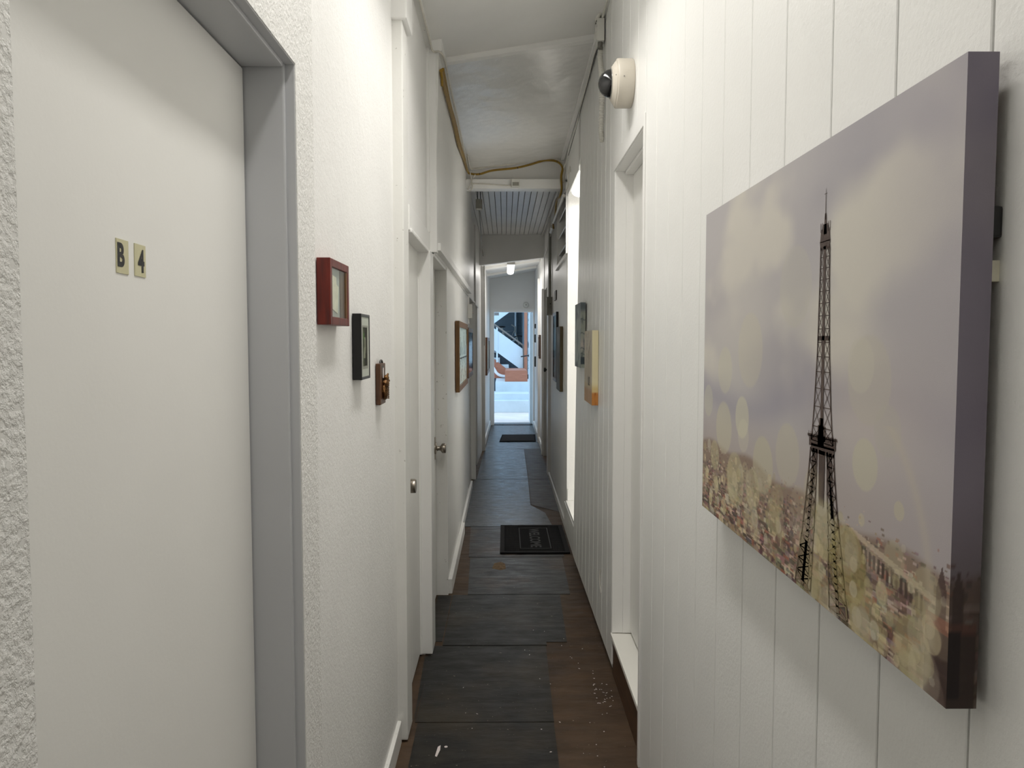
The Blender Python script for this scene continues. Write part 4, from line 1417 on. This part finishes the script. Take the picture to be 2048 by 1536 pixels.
jb = thing('junction_box', (0.45, 3.62, 2.86), 'white surface junction box in the upper right corner', 'junction box')
jbb = box('body', 0.428, 0.4625, 3.56, 3.66, 2.853, 2.955, 'white_plastic', jb, 0.004)
box('cover', 0.4245, 0.4285, 3.565, 3.655, 2.858, 2.915, 'white_plastic', jb, 0.002)
MB().lathe([(0.011, 0), (0.011, 0.02), (0.013, 0.022), (0.013, 0.03)], (0.446, 3.585, 2.853), (0, 0, -1), 16).build('gland', 'screw', jb, smooth=True)
for yy in (3.575, 3.60):
    MB().lathe([(0.004, 0), (0.004, 0.004)], (0.428, yy, 2.945), (-1, 0, 0), 10).build('screw', 'screw', jbb)

mb = MB()
pts = catmull([(0.449, 3.60, 2.838), (0.449, 3.61, 2.79), (0.4505, 3.58, 2.73), (0.4505, 3.55, 2.67), (0.450, 3.545, 2.60), (0.450, 3.555, 2.52), (0.452, 3.58, 2.44), (0.461, 3.60, 2.40)], 14)
rr = [0.0112 + (0.0022 if (i % 2) else -0.0008) for i in range(len(pts))]
mb.tube(pts, rr, 10)
mb.build('flexible_conduit', 'conduit', smooth=True, label='ribbed white flexible conduit hanging beside the dome camera', cat='conduit')
mb = MB()
mb.tube(catmull([(0.430, 3.59, 2.955), (0.436, 3.52, 2.975), (0.44, 3.3, 2.985), (0.442, 2.9, 2.99), (0.445, 2.4, 2.99)], 5), 0.011, 10)
mb.build('ceiling_conduit', 'conduit', smooth=True, label='white conduit leaving the upper right junction box', cat='conduit')
mb = MB()
mb.tube(catmull([(0.452, 3.60, 2.955), (0.454, 3.5, 2.965), (0.454, 3.2, 2.975), (0.455, 2.4, 2.98)], 5), 0.006, 8)
mb.build('ceiling_conduit', 'conduit', smooth=True, label='thin white conduit above the upper right junction box', cat='conduit')

# cables
XL = -0.296
yl = [(XL, 3.565, 2.715), (XL, 3.68, 2.70), (XL, 3.99, 2.703), (XL, 4.45, 2.715), (XL, 4.87, 2.71), (XL, 5.5, 2.765), (XL + 0.004, 5.98, 2.79)]
mb = MB()
main = yl + [(-0.27, 6.025, 2.782), (-0.199, 6.028, 2.780), (-0.099, 6.028, 2.808), (0.081, 6.028, 2.828), (0.20, 6.028, 2.855), (0.32, 6.028, 2.888),
             (0.412, 6.026, 2.878), (0.455, 6.022, 2.832), (0.446, 6.02, 2.757), (0.450, 6.02, 2.665), (0.442, 6.10, 2.62), (0.440, 6.45, 2.65), (0.452, 6.83, 2.58), (0.452, 7.10, 2.565), (0.462, 7.2, 2.53)]
mb.tube(catmull(main, 6), 0.0088, 8)
mb.build('yellow_cable', 'cable_yellow', smooth=True, label='yellow cable along the left ceiling edge and over the beam', cat='cable')
mb = MB()
mb.tube(catmull([(x_ + 0.006, y_ + 0.03, z_ + 0.016 + 0.010 * math.sin(i * 2.2)) for i, (x_, y_, z_) in enumerate(yl[:-1])], 6), 0.0075, 8)
mb.build('yellow_cable', 'cable_yellow', smooth=True, label='second thin yellow cable twisted beside the main one', cat='cable')
MB().tube(catmull([(XL, 3.575, 2.715), (XL + 0.004, 3.56, 2.68), (XL + 0.004, 3.57, 2.645)], 5), 0.006, 8).build(
    'yellow_cable', 'cable_yellow', smooth=True, label='short hanging end of yellow cable by the upper left post', cat='cable')
for i, w in enumerate([(0.019, 0.0060), (0.034, 0.0055)]):
    off, r_ = w
    pp = [(-0.276, 5.60, 2.80 + off), (-0.272, 5.98, 2.815), (-0.24, 6.026, 2.80 + off), (-0.10, 6.027, 2.822 + off), (0.08, 6.027, 2.842 + off), (0.20, 6.027, 2.866 + off),
          (0.33, 6.026, 2.893 + off * 0.6), (0.425, 6.024, 2.880 + off * 0.3), (0.462 + off * 0.3, 6.02, 2.825), (0.458 + off * 0.2, 6.02, 2.75), (0.462, 6.018, 2.71)]
    MB().tube(catmull(pp, 6), r_, 8).build('white_cable', 'cable_white', smooth=True,
                                           label='%s white cable running above the yellow one over the beam' % ('lower' if i == 0 else 'upper'), cat='cable')
MB().tube(catmull([(-0.275, 6.00, 2.79), (-0.262, 6.022, 2.72), (-0.258, 6.025, 2.68), (-0.27, 6.024, 2.655), (-0.285, 6.0, 2.64)], 6), 0.004, 8).build(
    'white_cable', 'cable_white', smooth=True, label='white cable dropping at the left end of the beam', cat='cable')
MB().tube(catmull([(-0.235, 6.022, 2.775), (-0.258, 6.020, 2.735), (-0.275, 6.02, 2.69), (-0.295, 6.02, 2.655)], 6), 0.004, 8).build(
    'white_cable', 'cable_white', smooth=True, label='slanting white cable at the left end of the beam', cat='cable')
MB().tube(catmull([(-0.26, 6.030, 2.705), (-0.15, 6.030, 2.702), (-0.03, 6.030, 2.694), (0.05, 6.030, 2.690)], 6), 0.005, 8).build(
    'white_cable', 'cable_white', smooth=True, label='white cable along the face of the beam to the small box', cat='cable')
ri = [(0.453, 3.70, 2.895), (0.449, 3.85, 2.893), (0.449, 4.1, 2.872), (0.447, 4.4, 2.845), (0.451, 4.65, 2.828), (0.449, 4.95, 2.80), (0.453, 5.4, 2.792), (0.457, 5.9, 2.80)]
MB().tube(catmull(ri, 6), 0.0038, 8).build('white_cable', 'cable_white', smooth=True, label='white cable along the right edge of the glossy ceiling', cat='cable')
MB().tube(catmull([(x_ + 0.002, y_ + 0.05, z_ - 0.006) for x_, y_, z_ in ri[:-1]], 6), 0.0022, 6).build('black_cable', 'cable_black', smooth=True, label='thin black cable below the white one on the right', cat='cable')
for j, (p, lab) in enumerate((((-0.199, 6.026, 2.781), 'left of the small beam box'), ((0.10, 6.026, 2.83), 'above the small beam box'), ((0.412, 6.024, 2.878), 'at the right bend'), ((XL, 4.45, 2.716), 'on the left ceiling run'))):
    MB().lathe([(0.0085, -0.0025), (0.0085, 0.0025)], p, (1, 0, 0.2) if j < 3 else (0, 1, 0), 12).build('cable_tie', 'cable_black', label='black tie on the yellow cable ' + lab, cat='cable tie')
MB().tube(catmull([(-0.334, 0.6, 2.815), (-0.334, 1.5, 2.815), (-0.334, 3.0, 2.798), (-0.334, 3.40, 2.796), (-0.330, 3.52, 2.786), (-0.300, 3.53, 2.786), (-0.284, 3.62, 2.785), (-0.288, 4.0, 2.800), (-0.288, 4.6, 2.806), (-0.288, 5.9, 2.808)], 6), 0.005, 8).build(
    'white_cable', 'cable_white', smooth=True, label='white painted cable along the left ceiling edge', cat='cable')
# fittings on the beam
bbx = thing('beam_box', (0.08, 6.02, 2.68), 'small square box on the middle of the white beam', 'junction box')
box('body', 0.052, 0.118, 6.000, 6.035, 2.676, 2.738, 'white_plastic', bbx, 0.004)
box('cover', 0.060, 0.110, 5.997, 6.001, 2.684, 2.712, 'grey_plastic', bbx, 0.001)
hb = thing('hanging_box', (-0.23, 6.86, 2.64), 'small grey box hanging from the planked ceiling, left side', 'speaker')
box('body', -0.263, -0.205, 6.83, 6.89, 2.652, 2.735, 'grey_plastic', hb, 0.004)
box('foot', -0.258, -0.210, 6.828, 6.89, 2.640, 2.652, 'white_plastic', hb, 0.002)
mb = MB()
mb.box(-0.250, -0.243, 6.85, 6.87, 2.735, 2.806)
mb.box(-0.225, -0.218, 6.85, 6.87, 2.735, 2.806)
mb.build('bracket', 'black_plastic', hb, 0.001)
MB().tube(catmull([(-0.234, 6.86, 2.642), (-0.24, 7.4, 2.62), (-0.262, 8.2, 2.66), (-0.278, 8.9, 2.62), (-0.277, 9.55, 2.55), (-0.272, 9.88, 2.40), (-0.270, 9.897, 2.0), (-0.270, 9.897, 1.4)], 6), 0.006, 8).build(
    'grey_cable', 'grey_plastic', smooth=True, label='grey cable from the hanging box down the left post', cat='cable')
# pipe and wires on the right, past the beam
MB().tube([(0.452, 5.83, 2.575), (0.452, 7.05, 2.562)], 0.013, 12).build('conduit_pipe', 'conduit', smooth=True, label='straight white conduit pipe above the louvre vent', cat='conduit')
MB().tube([(0.470, 6.2, 2.785), (0.470, 9.58, 2.79)], 0.010, 10).build('ceiling_pipe', 'conduit', smooth=True, label='white pipe along the right edge of the planked ceiling', cat='conduit')
cn = thing('pipe_elbow', (0.455, 7.4, 2.54), 'white pipe fitting at the end of the conduit pipe', 'conduit')
MB().tube([(0.455, 7.26, 2.555), (0.458, 7.56, 2.545)], 0.016, 12).build('sleeve', 'white_plastic', cn, smooth=True)
MB().lathe([(0.019, 0), (0.019, 0.02)], (0.455, 7.25, 2.555), (0, 1, 0), 12).build('collar', 'white_plastic', cn, smooth=True)
MB().tube(catmull([(0.466, 7.12, 2.60), (0.470, 7.7, 2.56), (0.474, 8.2, 2.515), (0.478, 9.2, 2.49), (0.475, 9.58, 2.50)], 6), 0.004, 8).build(
    'white_cable', 'cable_white', smooth=True, label='thin white wire falling along the upper right wall to the header', cat='cable')
MB().tube(catmull([(0.466, 5.40, 2.66), (0.462, 5.42, 2.70), (0.462, 5.55, 2.64), (0.466, 5.62, 2.60), (0.46, 5.85, 2.60)], 6), 0.003, 8).build(
    'white_cable', 'cable_white', smooth=True, label='short looped wire on the board above the alcove lamp', cat='cable')

# louvre vent
lv = thing('louvre_vent', (0.5, 6.37, LZ0), 'white louvre vent with dark gaps high on the right wall', 'vent')
box('sill', 0.462, 0.60, 5.80, LY1 + 0.03, LZ0 - 0.03, LZ0 - 0.001, 'trim', lv, 0.002)
box('jamb', 0.472, 0.60, LY1 - 0.05, LY1, LZ0, LZ1, 'trim', lv, 0.002)
box('backing', 0.588, 0.599, LY0, LY1 - 0.05, LZ0, LZ1, 'gap', lv)
for z_ in (LZ0 + 0.10, LZ0 + 0.25, LZ0 + 0.40, LZ0 + 0.55):
    MB().hexa([(0.485, LY0, z_), (0.493, LY0, z_ - 0.004), (0.493, LY1 - 0.05, z_ - 0.004), (0.485, LY1 - 0.05, z_),
               (0.520, LY0, z_ + 0.055), (0.528, LY0, z_ + 0.051), (0.528, LY1 - 0.05, z_ + 0.051), (0.520, LY1 - 0.05, z_ + 0.055)]).build('slat', 'trim', lv, 0.001)

# electrical box with conduit on the right
eb = thing('electrical_box', (0.47, 7.8, 1.73), 'grey steel electrical box on the right wall by the post', 'electrical box')
box('body', 0.435, 0.488, 7.80, 7.92, 1.729, 1.912, 'grey_plastic', eb, 0.003)
elid = box('lid', 0.433, 0.489, 7.795, 7.801, 1.727, 1.916, 'grey_plastic', eb, 0.001)
MB().lathe([(0.006, 0), (0.006, 0.008), (0.002, 0.01)], (0.470, 7.795, 1.845), (0, -1, 0), 10).build('switch', 'black_plastic', elid)
for z_ in (1.818, 1.806):
    MB().lathe([(0.003, 0), (0.003, 0.003)], (0.471, 7.795, z_), (0, -1, 0), 8).build('screw', 'black_plastic', elid)
MB().tube([(0.470, 7.86, 1.912), (0.470, 7.86, 2.50), (0.472, 7.88, 2.60)], 0.012, 10).build('conduit', 'grey_plastic', eb, smooth=True)
box('wall_plate', 0.474, 0.4865, 7.03, 7.26, 1.845, 1.935, 'black_plastic', bevel=0.002, label='small dark plate high on the shaded right wall', cat='plate')
for (y_, z0_, z1_, w_, lab) in ((12.42, 1.668, 1.742, 0.05, 'uppermost dark keypad beside the end door'), (12.48, 1.435, 1.568, 0.03, 'slim dark door reader beside the end door'),
                                (12.40, 1.035, 1.205, 0.09, 'lowest dark wall box beside the end door')):
    t = thing('door_reader', (0.505, y_, z0_), lab, 'wall device', 'dark devices beside the end door')
    box('body', 0.488, 0.512, y_, y_ + w_, z0_, z1_, 'black_plastic', t, 0.003)
    box('face', 0.486, 0.4885, y_ + 0.006, y_ + w_ - 0.006, z0_ + 0.012, z1_ - 0.012, 'black', t, 0.001)

# white box at the end of the picture rail
wb = thing('alarm_box', (-0.33, 7.0, 1.67), 'small white alarm box at the end of the picture rail', 'alarm box')
box('body', -0.352, -0.303, 6.958, 6.984, 1.669, 1.800, 'white_plastic', wb, 0.004)
MB().ball((-0.296, 6.97, 1.722), 0.008, 0.006, 0.006, 10, 6).build('indicator', 'label', wb, smooth=True)

# round alarm bell over the end door
rb = thing('round_bell', (0.363, 12.98, 2.03), 'round white alarm bell above the end door', 'bell')
MB().lathe([(0.050, 0), (0.052, 0.006), (0.048, 0.024), (0.036, 0.034), (0.01, 0.037)], (0.363, 13.0, 2.082), (0, -1, 0), 28).build('shell', 'white_plastic', rb, smooth=True)
MB().lathe([(0.012, 0.034), (0.010, 0.042), (0.004, 0.044)], (0.363, 13.0, 2.082), (0, -1, 0), 14).build('cap', 'grey_plastic', rb, smooth=True)

# ================================================================== LAMPS


def tube_light(parent, cx, cy, z, sx, sy, power, col, round_=False, spread=180):
    ld = bpy.data.lights.new('lamp_tube', 'AREA')
    ld.shape = 'DISK' if round_ else 'RECTANGLE'
    ld.size = sx
    if not round_:
        ld.size_y = sy
    ld.energy = power
    ld.color = col
    ld.spread = math.radians(spread)
    lo = bpy.data.objects.new('lamp_tube', ld)
    place(lo, Vector((cx, cy, z)), parent)


def wrap_lamp(name, label, cx, y0, y1, ztop, w, h, power, col, spread=180):
    t = thing(name, (cx, (y0 + y1) / 2, ztop - h), label, 'lamp')
    box('housing', cx - w / 2 + 0.004, cx + w / 2 - 0.004, y0, y1, ztop - h * 0.4, ztop, 'lamp_body', t, 0.003)
    prof = []
    for k in range(13):
        a = math.pi * k / 12
        prof.append((cx - w / 2 * math.cos(a) * (1 if abs(math.cos(a)) < 0.99 else 1), ztop - h * 0.38 - (h * 0.62) * math.sin(a) ** 0.6))
    pts = [(x_, y0 + 0.004, z_) for x_, z_ in prof]
    MB().prism(pts, (0, y1 - y0 - 0.008, 0)).build('lens', 'lens_lit', t, smooth=True)
    tube_light(t, cx, (y0 + y1) / 2, ztop - h - 0.002, w * 0.8, (y1 - y0) * 0.96, power, col, spread=spread)
    for yy in (y0 - 0.004, y1 - 0.004):
        MB().prism([(cx - w / 2 - 0.003, yy, ztop), (cx + w / 2 + 0.003, yy, ztop), (cx + w / 2 + 0.003, yy, ztop - h * 0.55), (cx - w / 2 - 0.003, yy, ztop - h * 0.55)], (0, 0.008, 0)).build('end_cap', 'lamp_body', t)
    return t


wrap_lamp('wrap_lamp', 'white wrap lamp on the near ceiling, above the hung pictures', 0.04, 1.72, 2.90, 2.895, 0.15, 0.09, LAMP_NEAR, LAMP_COL, 125)
wrap_lamp('wrap_lamp', 'added fill lamp overhead, between the numbered door and the large canvas', 0.04, 0.52, 1.58, 2.91, 0.15, 0.09, LAMP_MIDDLE_FILL, LAMP_COL, 125)  # unseen extra lamp, evens out the light along the near walls
wrap_lamp('wrap_lamp', 'added fill lamp on the ceiling behind the viewer', 0.04, -1.25, -0.45, 2.935, 0.15, 0.09, LAMP_REAR_FILL, LAMP_COL, 155)  # unseen fill light, added to lift the door and lower walls
wrap_lamp('wrap_lamp', 'bright wrap lamp under the ceiling of the side alcove', 0.560, 4.36, 5.58, 2.6195, 0.145, 0.105, LAMP_ALCOVE, LAMP_COL)
wrap_lamp('wrap_lamp', 'added fill lamp deeper inside the side alcove', 1.15, 3.55, 4.75, 2.6195, 0.145, 0.105, LAMP_ALCOVE_FILL, LAMP_COL)  # added out of view to brighten the alcove wall
hl = wrap_lamp('wrap_lamp', 'bright slim lamp hanging under the end ceiling', 0.080, 9.95, 11.05, 2.505, 0.10, 0.075, LAMP_FAR, (1.0, 0.97, 0.93))
for yy in (9.99, 10.95):
    MB().tube([(0.08, yy, 2.50), (0.08, yy, 2.56)], 0.006, 8).build('stem', 'lamp_body', hl)

# ================================================================== OUTSIDE
box('ground', -7, 7, 13.1, 40, -0.12, -0.015, 'concrete', kind=ST, label='pale concrete ground outside the end door', cat='ground')
st = thing('concrete_steps', (0.2, 15.9, 0), 'three pale painted concrete steps outside the end door', 'steps')
box('step', -1.2, 1.6, 15.44, 15.80, -0.015, 0.228, 'step', st, 0.008)
box('step', -1.2, 1.6, 15.72, 16.5, -0.015, 0.356, 'step', st, 0.008)
box('step', -0.21, 1.6, 16.40, 19.6, -0.015, 0.568, 'step', st, 0.008)
# open outside door leaf
od = thing('door_7', (0.46, 13.4, 0), 'pale blue outside door standing open, with a black lever handle', 'door', kind=ST)
MB().hexa([(0.440, 13.14, 0.01), (0.484, 13.14, 0.01), (0.484, 13.88, 0.01), (0.440, 13.88, 0.01),
           (0.440, 13.14, 1.955), (0.484, 13.14, 1.955), (0.484, 13.88, 1.955), (0.440, 13.88, 1.955)]).build('door_leaf', 'paleblue', od, 0.002)
MB().tube([(0.440, 13.80, 1.19), (0.395, 13.80, 1.19)], 0.012, 10).build('handle_stem', 'black_plastic', od, smooth=True)
MB().tube([(0.400, 13.82, 1.192), (0.385, 13.70, 1.19), (0.290, 13.66, 1.175)], 0.011, 10).build('handle', 'black_plastic', od, smooth=True)
MB().lathe([(0.028, 0), (0.028, 0.008)], (0.440, 13.80, 1.19), (-1, 0, 0), 16).build('rosette', 'black_plastic', od)
box('door_closer', -0.188, -0.105, 13.12, 13.17, 1.905, 1.955, 'frame_grey', bevel=0.004, label='blue grey door closer at the top left of the end doorway', cat='door closer')

# orange wooden box on the landing
ob = thing('wooden_box', (0.25, 17.1, 0.568), 'orange stained wooden box with rounded corners on the landing', 'box')
prof = [(0.000, 0.570), (0.494, 0.570), (0.494, 0.77)]
for k in range(6):
    a = math.pi / 2 * k / 5
    prof.append((0.449 + 0.045 * math.cos(a), 0.770 + 0.045 * math.sin(a)))
for k in range(6):
    a = math.pi / 2 + math.pi / 2 * k / 5
    prof.append((0.045 + 0.045 * math.cos(a), 0.770 + 0.045 * math.sin(a)))
MB().prism([(x_, 16.47, z_) for x_, z_ in prof], (0, 1.38, 0)).build('body', 'orange', ob)
box('handle', 0.494, 0.520, 16.6, 16.7, 0.62, 0.72, 'black_plastic', ob, 0.004)

# outside staircase
sc_ = thing('outdoor_stair', (0.1, 18.2, 0.0), 'pale blue outdoor staircase with a solid balustrade', 'staircase')
MB().prism([(-0.60, 18.0, 2.01), (-0.60, 18.0, 1.49), (0.324, 18.0, 0.816), (0.324, 18.0, 0.568), (0.441, 18.0, 0.568), (0.441, 18.0, 1.261)], (0, 0.08, 0)).build('balustrade', 'paleblue', sc_)
MB().tube([(-0.60, 17.99, 2.105), (0.44, 17.99, 1.352), (0.452, 17.99, 0.60)], 0.020, 10).build('handrail', 'rail_brown', sc_, smooth=True)
box('post', -0.210, -0.172, 17.985, 18.08, 0.95, 1.81, 'paleblue', sc_, 0.003)
# steps of the stair, rising to the left
for k in range(5):
    x1_ = 0.091 - 0.223 * k
    MB().box(x1_ - 0.223, x1_, 18.09, 18.9, 0.70 + 0.168 * k, 0.873 + 0.168 * k).build('tread', 'step', sc_, 0.004)
# orange sloping side with white kerb below the stair
MB().prism([(-0.9, 18.05, 0.568), (0.09, 18.05, 0.568), (0.09, 18.05, 0.745), (-0.27, 18.05, 1.04), (-0.9, 18.05, 1.45)], (0, 0.03, 0)).build('side_panel', 'orange', sc_)
kerb = catmull([(-0.33, 18.0, 0.90), (-0.27, 18.0, 0.80), (-0.20, 18.0, 0.69), (-0.10, 18.0, 0.630), (0.05, 18.0, 0.606)], 6)
MB().tube(kerb, 0.034, 8).build('kerb', 'trim', sc_, smooth=True)
# upper flight soffit
MB().prism([(-1.2, 19.0, 1.24), (-0.28, 19.0, 1.90), (0.114, 19.0, 2.19), (0.72, 19.0, 2.64), (0.72, 19.0, 3.2), (-1.2, 19.0, 3.2)], (0, 0.12, 0)).build('upper_flight', 'paleblue', sc_)
box('shade_panel', -0.95, 0.42, 18.93, 18.97, 0.57, 1.12, 'shelf_and_shade', sc_)  # near-black panel added so the gap under the stair looks shaded
# wooden post
wp = thing('wooden_post', (0.5, 17.9, 0.568), 'orange brown wooden post beside the outdoor stair', 'post')
box('shaft', 0.458, 0.530, 17.86, 17.94, 0.568, 3.4, 'post_orange', wp, 0.004)
# back wall of the neighbouring building: separate siding boards
sd = thing('wall_outside', (0.2, 21.0, 0), 'grey blue board siding wall behind the outdoor stair', 'wall', kind=ST)
firsts = box('siding_board', -4.0, 0.60, 20.98, 21.03, 0.0, 0.211, 'siding', sd, 0.005)
box('siding_backing', -4.0, 0.60, 21.032, 21.10, 0.0, 4.1, 'siding', sd)
for k in range(1, 19):
    shifted_copy(firsts, 0, 0, 0.212 * k)
box('wall_outside_side', 0.46, 0.60, 19.6, 20.97, 0, 4.2, 'siding', kind=ST, label='grey side wall next to the outdoor post', cat='wall')
box('wall_outside_far', 0.62, 5.0, 22.5, 22.6, 0, 2.4, 'paleblue', kind=ST, label='pale wall far beyond the end door', cat='wall')
# roof slab over the stored things
box('roof_outside', -4.2, 0.62, 19.2, 21.2, 3.3, 3.45, 'siding', kind=ST, label='roof slab over the storage space behind the stair', cat='roof')
# pipes on the siding
mb = MB()
mb.tube([(0.30, 20.93, 2.6), (0.30, 20.93, 1.55), (0.26, 20.93, 1.46), (-0.25, 20.93, 1.46)], 0.03, 10)
mb.build('drain_pipe', 'paleblue', smooth=True, label='bent pale pipe on the siding behind the stair', cat='pipe')
# stored bicycle behind the handrail
bk = thing('bicycle', (0.15, 20.2, 0.74), 'bicycle stored in shade behind the handrail', 'bicycle')
for xx in (-0.25, 0.38):
    pts = [(xx + 0.24 * math.cos(t), 20.2, 1.36 + 0.24 * math.sin(t)) for t in [2 * math.pi * k / 24 for k in range(25)]]
    MB().tube(pts, 0.02, 8).build('wheel', 'black_plastic', bk, smooth=True)
for p, n_ in ((((-0.25, 20.2, 1.36), (-0.05, 20.2, 1.70), (0.26, 20.2, 1.74), (0.05, 20.2, 1.34), (-0.05, 20.2, 1.70)), 'frame_tube'),
              (((0.38, 20.2, 1.36), (0.28, 20.2, 1.70), (0.27, 20.2, 1.84), (0.17, 20.2, 1.90)), 'fork'),
              (((-0.05, 20.2, 1.70), (-0.08, 20.2, 1.82)), 'seat_post')):
    MB().tube(p, 0.018, 8).build(n_, 'grey_plastic', bk)
MB().ball((-0.09, 20.2, 1.84), 0.11, 0.05, 0.025, 12, 6).build('saddle', 'black_plastic', bk, smooth=True)
box('storage_shelf', -1.2, 0.44, 19.9, 20.6, 1.04, 1.10, 'shelf_and_shade', label='dark storage shelf under the bicycle', cat='shelf')
box('storage_box', -0.55, -0.05, 20.45, 20.75, 1.102, 1.49, 'frame_grey', bevel=0.01, label='pale grey storage box beside the bicycle', cat='box')
# leafy hedge plant right of the post
hp = thing('hedge_plant', (0.66, 18.6, 0.568), 'leafy green plant seen past the wooden post', 'plant')
MB().tube([(0.66, 18.6, 0.568), (0.66, 18.6, 2.4)], 0.02, 8).build('stem', 'brownwood', hp)
mb = MB()
random.seed(12)
for _ in range(260):
    x_, y_, z_ = random.uniform(0.55, 0.80), random.uniform(18.5, 18.8), random.uniform(0.75, 2.5)
    a, b_ = random.uniform(0, 6.28), random.uniform(-0.6, 0.6)
    d = Vector((math.cos(a), math.sin(a), b_)).normalized() * 0.05
    w = d.cross(Vector((0, 0, 1))).normalized() * 0.018
    c0 = Vector((x_, y_, z_))
    mb.poly([c0, c0 + d * 0.5 + w, c0 + d, c0 + d * 0.5 - w])
o = mb.build('leaves', 'leaf', hp)
o['kind'] = 'stuff'
